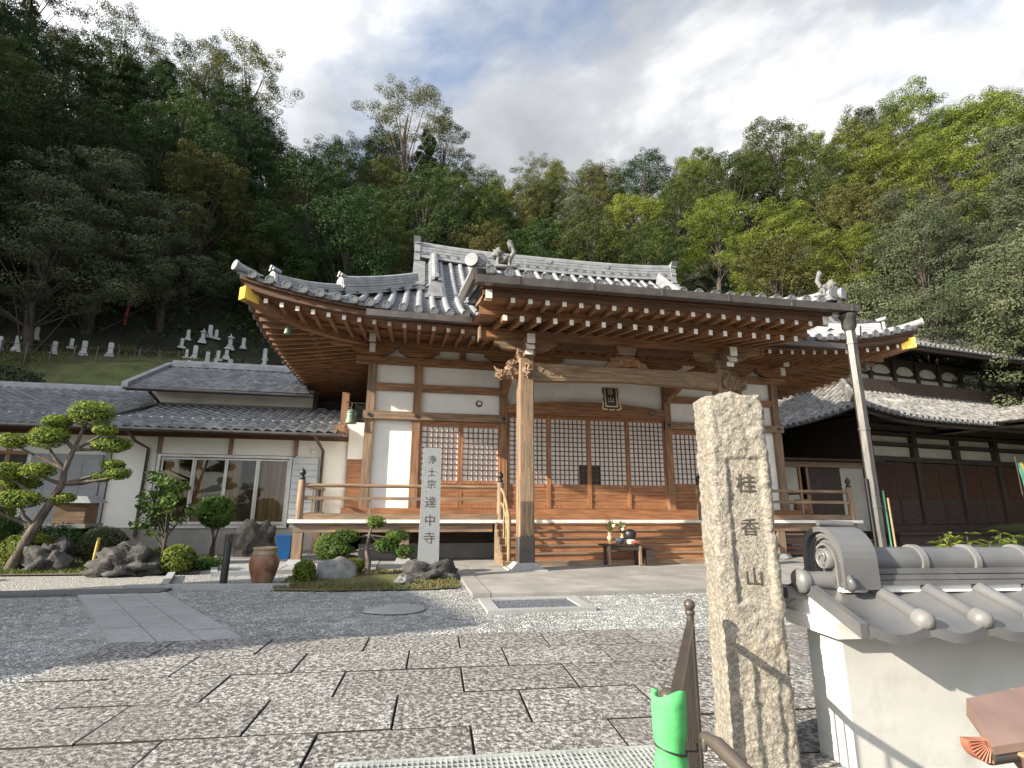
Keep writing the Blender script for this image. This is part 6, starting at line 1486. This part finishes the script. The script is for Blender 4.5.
def strip_wall(name, az0, az1, d, h, mt, label):
    m = MB(); n = 14; path = []
    for i in range(n+1): p = px_dir(az0+(az1-az0)*i/n)*d; path.append((p.x,p.y,gz(p.x,p.y)-.3))
    m.sweep(path, [(-.2,0),(.2,0),(.2,h),(-.2,h)]); o = m.build(name, mt); return tag(o, label, 'wall')
strip_wall('retaining_wall', -22.8, -9, 31.2, .75, 'rock', 'rough stone retaining wall below the graves above the upper house roof')
wf = thing('wire_fence', 'thin wire fence on posts running along the top of the grassy bank', 'fence', (0,0,0))
for i in range(11):
    p = px_dir(-36+1.5*i)*31.5; z = gz(p.x,p.y); m = MB(); m.tube([(p.x,p.y,z-.1),(p.x,p.y,z+1.1)], .03, 6); m.build('fence_post', 'gutter', wf)
m = MB()
for h in (.4,.7,1.0): m.tube([(lambda p: (p.x,p.y,gz(p.x,p.y)+h))(px_dir(-36+.75*i)*31.5) for i in range(21)], .012, 4, False)
m.build('wires', 'gutter', wf)
p = px_dir(-27.0)*36; m = MB(); m.tube([(0,0,0),(.15,0,2.6)], .09, 8); m.tube([(-.5,0,2.35),(.75,0,2.5)], .07, 6); o = m.build('red_marker', 'red_paint'); o.location = (p.x,p.y,gz(p.x,p.y)); tag(o, 'leaning red post with crossbar under the dark trees above the graves', 'post')
bush(tuple(px_dir(-33.6)*27.5+Vector((0,0,gz(*(px_dir(-33.6)*27.5).xy)))), (1.0,.8,.65), 1600, .14, 'pale flowering bush on the bank above the low house ridge', mt='leaf_grey', seed=40)

# ------------------------------------------------------------------ forest
def tree_proto(kind, seed, H, Rc, mat_, leaf=.135, n=34000, name='tree', bare=0):
    rg = random.Random(seed); tr, cr = MB(), MB()
    lean = (rg.uniform(-.5,.5), rg.uniform(-.5,.5)); tp = [(0,0,-.6)]
    k = 6
    for i in range(1, k+1):
        f = i/k; tp.append((lean[0]*f+rg.uniform(-.2,.2), lean[1]*f+rg.uniform(-.2,.2), H*.80*f))
    r0 = H*.022+.05; tr.tube(tp, [r0*(1-.8*i/k)*(1.3 if i == 0 else 1) for i in range(k+1)], 8)
    clumps = []
    if kind == 'round': base, nC, fl = .30, 34, .55
    elif kind == 'tall': base, nC, fl = .52, 24, .42
    elif kind == 'open': base, nC, fl = .48, 22, .36
    elif kind == 'conic': base, nC, fl = .12, 40, .5
    elif kind == 'layer': base, nC, fl = .22, 36, .30
    for c in range(nC):
        f = (c+.5)/nC; zz = base+(1-base)*f; a = c*2.399+rg.uniform(-.4,.4)
        if kind == 'conic': env = (1-f)*.95+.08
        elif kind in ('tall','open'): env = math.sin(math.pi*(.22+.70*f))
        else: env = math.sqrt(max(.05, 1-(f*1.05-.18)**2*1.25))
        rr = Rc*env*rg.uniform(.45,1.0)
        cx_, cy_, cz_ = math.cos(a)*rr+lean[0]*zz, math.sin(a)*rr+lean[1]*zz, H*zz*(1-.10*(rr/Rc)**2)-.3
        s_ = Rc*rg.uniform(.26,.42)*(1.0 if kind != 'open' else .85)*(.75 if kind == 'conic' else 1); clumps.append((cx_,cy_,cz_,s_))
        i = min(k, max(1, int(zz*k*.9))); b = Vector(tp[i-1]); tr.tube([b, (b+Vector((cx_,cy_,cz_)))/2+Vector((0,0,-.15)), (cx_,cy_,cz_-.1)], [r0*.24, r0*.13, r0*.04], 5)
    tot = sum(q[3]**2 for q in clumps)
    for (x,y,z,s_) in clumps:
        cnt = int(n*s_*s_/tot); sub = rg.randint(3,5)
        cr.leaves((x,y,z), (s_*.85,s_*.85,s_*fl*1.1), cnt//3, leaf, .7, .4, rg, .42)
        for q in range(sub):
            a = rg.uniform(0,6.28); rr = s_*rg.uniform(.45,1.0); cr.leaves((x+math.cos(a)*rr, y+math.sin(a)*rr, z+s_*rg.uniform(-.2,.5)), (s_*.42,s_*.42,s_*.26), cnt*2//3//sub, leaf, .6, .6, rg, .42)
    t = thing(name, None, None); tr.build('trunk', 'bark' if kind != 'open' else 'bark_pale', t); cr.build('crown', mat_, t); return t
P = {}
def proto(key, *a, **k): P[key] = [tree_proto(*a, **k), False]
proto('dark1','round',1,11,4.0,'leaf_dark'); proto('dark2','layer',2,12,4.2,'leaf_dark'); proto('dark3','conic',3,12,3.0,'leaf_dark')
proto('mid1','round',4,10.5,3.9,'leaf_mid'); proto('mid2','layer',5,10,3.8,'leaf_mid',n=36000)
proto('bright1','round',6,10,3.7,'leaf_bright',n=36000); proto('bright2','round',7,9,3.5,'leaf_bright',n=34000); proto('bright3','layer',13,10,3.8,'leaf_bright',n=34000)
proto('grey1','round',8,10,3.8,'leaf_grey',n=36000); proto('grey2','layer',12,10.5,4.1,'leaf_grey',n=36000); proto('olive1','round',9,10,3.7,'leaf_olive',n=34000); proto('olive2','layer',14,10,3.7,'leaf_olive',n=34000)
proto('open1','open',10,15.5,5.6,'leaf_olive',n=24000,leaf=.14); proto('open2','tall',11,14.5,3.4,'leaf_mid',n=15000,leaf=.14); proto('open3','open',15,14,4.4,'leaf_dark',n=19000,leaf=.14)
ADJ = {'dark':'dark evergreen','mid':'mid-green bushy','bright':'sunlit bright green','grey':'grey-green','olive':'olive-brown tinted','open':'tall airy'}
used_labels = {}
def place(key, az, d, s=1., label=None, zoff=0., group='trees on the wooded hillside', rz=None):
    o = P[key][0] if not P[key][1] else copy_tree(P[key][0]); P[key][1] = True
    p = px_dir(az)*d; o.location = (p.x, p.y, gz(p.x,p.y)+zoff); o.rotation_euler.z = rg.uniform(0,6.28) if rz is None else rz
    o.scale = (s*rg.uniform(.92,1.08), s*rg.uniform(.92,1.08), s*rg.uniform(.95,1.07)); o.name = 'tree'
    tag(o, label, 'tree', group); return o
LM = [(-45,'beyond the left edge'),(-34,'at the far left edge of the hill'),(-29,'above the gravestones at the far left'),(-24,'above the low house ridge'),(-19,'above the left end of the upper house roof'),(-14,'above the middle of the upper house roof'),(-10,'above the gilt left corner of the hall'),(-6,'above the left hip of the hall roof'),(-2,'above the left end of the main ridge'),(3,'just right of the left ridge end'),(8,'above the left roof lion'),(13,'right of the left roof lion'),(18,'above the main ridge left of its middle'),(23,'above the middle of the main ridge'),(28,'above the right half of the main ridge'),(33,'above the right end of the main ridge'),(38,'above the right half of the porch roof'),(43,'above the granite pillar'),(47,'above the right roof lion'),(50,'above the porch downpipe'),(53,'above the gilt right corner of the hall'),(56,'above the left part of the old hall'),(59,'above the middle of the old hall'),(64,'at the right edge of the picture'),(200,'beyond the right edge')]
ROW = ['lowest row','second row','third row','upper slope','just below skyline','on skyline']
def lm(az):
    for a, t in LM:
        if az < a+2.5: return t
    return LM[-1][1]
def species(az, row, rg):
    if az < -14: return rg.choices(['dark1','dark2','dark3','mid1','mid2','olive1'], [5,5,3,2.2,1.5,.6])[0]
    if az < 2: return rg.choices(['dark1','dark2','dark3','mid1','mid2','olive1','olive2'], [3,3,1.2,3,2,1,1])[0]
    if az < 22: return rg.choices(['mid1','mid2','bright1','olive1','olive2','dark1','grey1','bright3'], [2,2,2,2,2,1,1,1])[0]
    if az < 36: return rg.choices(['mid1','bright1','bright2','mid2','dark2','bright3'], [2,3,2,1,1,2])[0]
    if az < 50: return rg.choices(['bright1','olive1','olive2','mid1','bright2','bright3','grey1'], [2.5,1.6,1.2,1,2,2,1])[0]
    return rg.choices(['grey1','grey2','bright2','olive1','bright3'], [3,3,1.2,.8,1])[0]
DR = [37,42.5,48,53.5,59,64.5]
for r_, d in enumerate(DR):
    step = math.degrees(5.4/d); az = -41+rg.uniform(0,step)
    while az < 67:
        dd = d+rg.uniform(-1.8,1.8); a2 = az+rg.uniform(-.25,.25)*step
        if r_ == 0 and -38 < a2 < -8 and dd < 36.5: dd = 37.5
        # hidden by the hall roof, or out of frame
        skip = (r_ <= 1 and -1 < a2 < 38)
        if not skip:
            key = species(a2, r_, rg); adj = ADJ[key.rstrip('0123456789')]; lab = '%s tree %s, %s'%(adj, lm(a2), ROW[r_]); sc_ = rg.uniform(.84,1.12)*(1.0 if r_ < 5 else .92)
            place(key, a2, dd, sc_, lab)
        az += step
for key, az, d, s_, lab in (('open1',-19.8,56,1.08,'tall airy tree with visible leaning trunk standing against the sky on the left hill'),
        ('open1',-2.6,57,1.12,'broad-crowned tall skyline tree with gaps of sky, above the left ridge end'),
        ('open3',1.8,60,1.0,'slender dark tree right of the broad-crowned tall tree on the skyline'),
        ('open2',7.4,60,.88,'thin spindly tree alone against the cloud above the left roof lion'),
        ('open2',-11.6,58,.86,'thin half-bare skyline tree above the gilt left corner'),
        ('open3',-24.0,59,1.0,'tall dark open tree on the left skyline, left of the leaning one'),
        ('open1',-30.5,60,.95,'spreading open-crowned tree on the left skyline'),
        ('open2',-16.4,58,.8,'small airy tree on the skyline right of the leaning tall tree'),
        ('open3',-7.2,59,.82,'short dark open tree on the skyline left of the broad-crowned tall tree'),
        ('open1',13.8,61,.78,'sunlit airy tree on the skyline above the middle of the hall roof'),
        ('open3',-37,58,1.0,'open tree on the skyline at the upper left corner'),
        ('grey1',-33.0,33.5,.92,'silvery pale tree with several bare stems at the left edge above the gravestones'),
        ('grey2',-29.6,35.5,.95,'pale leafy tree on the lower slope above the far-left gravestones'),
        ('grey1',-24.4,36.0,.80,'silvery young tree standing before the dark wood above the low house ridge'),
        ('grey2',58,36,1.05,'large grey-green tree right above the old hall roof'),
        ('grey1',61.5,40,1.1,'tall grey-green tree at the right picture edge above the old hall')):
    place(key, az, d, s_, lab)
# the wood goes on to the left, outside the picture, and keeps the house in shade
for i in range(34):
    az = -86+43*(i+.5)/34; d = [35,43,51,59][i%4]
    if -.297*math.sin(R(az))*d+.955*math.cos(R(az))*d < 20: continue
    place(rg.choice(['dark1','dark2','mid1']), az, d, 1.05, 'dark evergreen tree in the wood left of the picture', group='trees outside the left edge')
m = MB()      # undergrowth between the trees
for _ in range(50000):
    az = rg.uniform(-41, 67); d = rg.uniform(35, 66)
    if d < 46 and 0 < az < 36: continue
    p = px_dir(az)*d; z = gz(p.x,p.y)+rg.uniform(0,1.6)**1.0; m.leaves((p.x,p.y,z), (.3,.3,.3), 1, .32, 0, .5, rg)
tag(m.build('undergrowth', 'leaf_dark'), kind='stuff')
m = MB()
for _ in range(14000):
    az = rg.uniform(-39, -8); d = rg.uniform(24, 34.5); p = px_dir(az)*d; z = gz(p.x,p.y)-.03; a = rg.uniform(0,3.14); c, s_ = math.cos(a)*.05, math.sin(a)*.05
    m.add([(p.x-c,p.y-s_,z),(p.x+c,p.y+s_,z),(p.x+rg.uniform(-.08,.08),p.y,z+rg.uniform(.08,.3))], [(0,1,2)])
tag(m.build('grass', 'grass_bank'), kind='stuff')
# unseen house, added and shaped to throw shade over gravel and stele
nh = thing('added_shade_house', 'unseen plastered house with tiled gable roof, added left of frame to cast shade', 'house', (-15.5,4.7,0), R(18))
m = MB(); m.box(-4,1.2,-2.55,2.3,0,5.6); m.build('wall', 'plaster_cream', nh)
m = MB(); m.prism([(-4.6,5.5),(1.8,5.5),(-1.4,8.1)], (0,-2.95,0), (1,0,0), (0,0,1), (0,5.6,0)); m.build('roof', 'tile_house', nh)
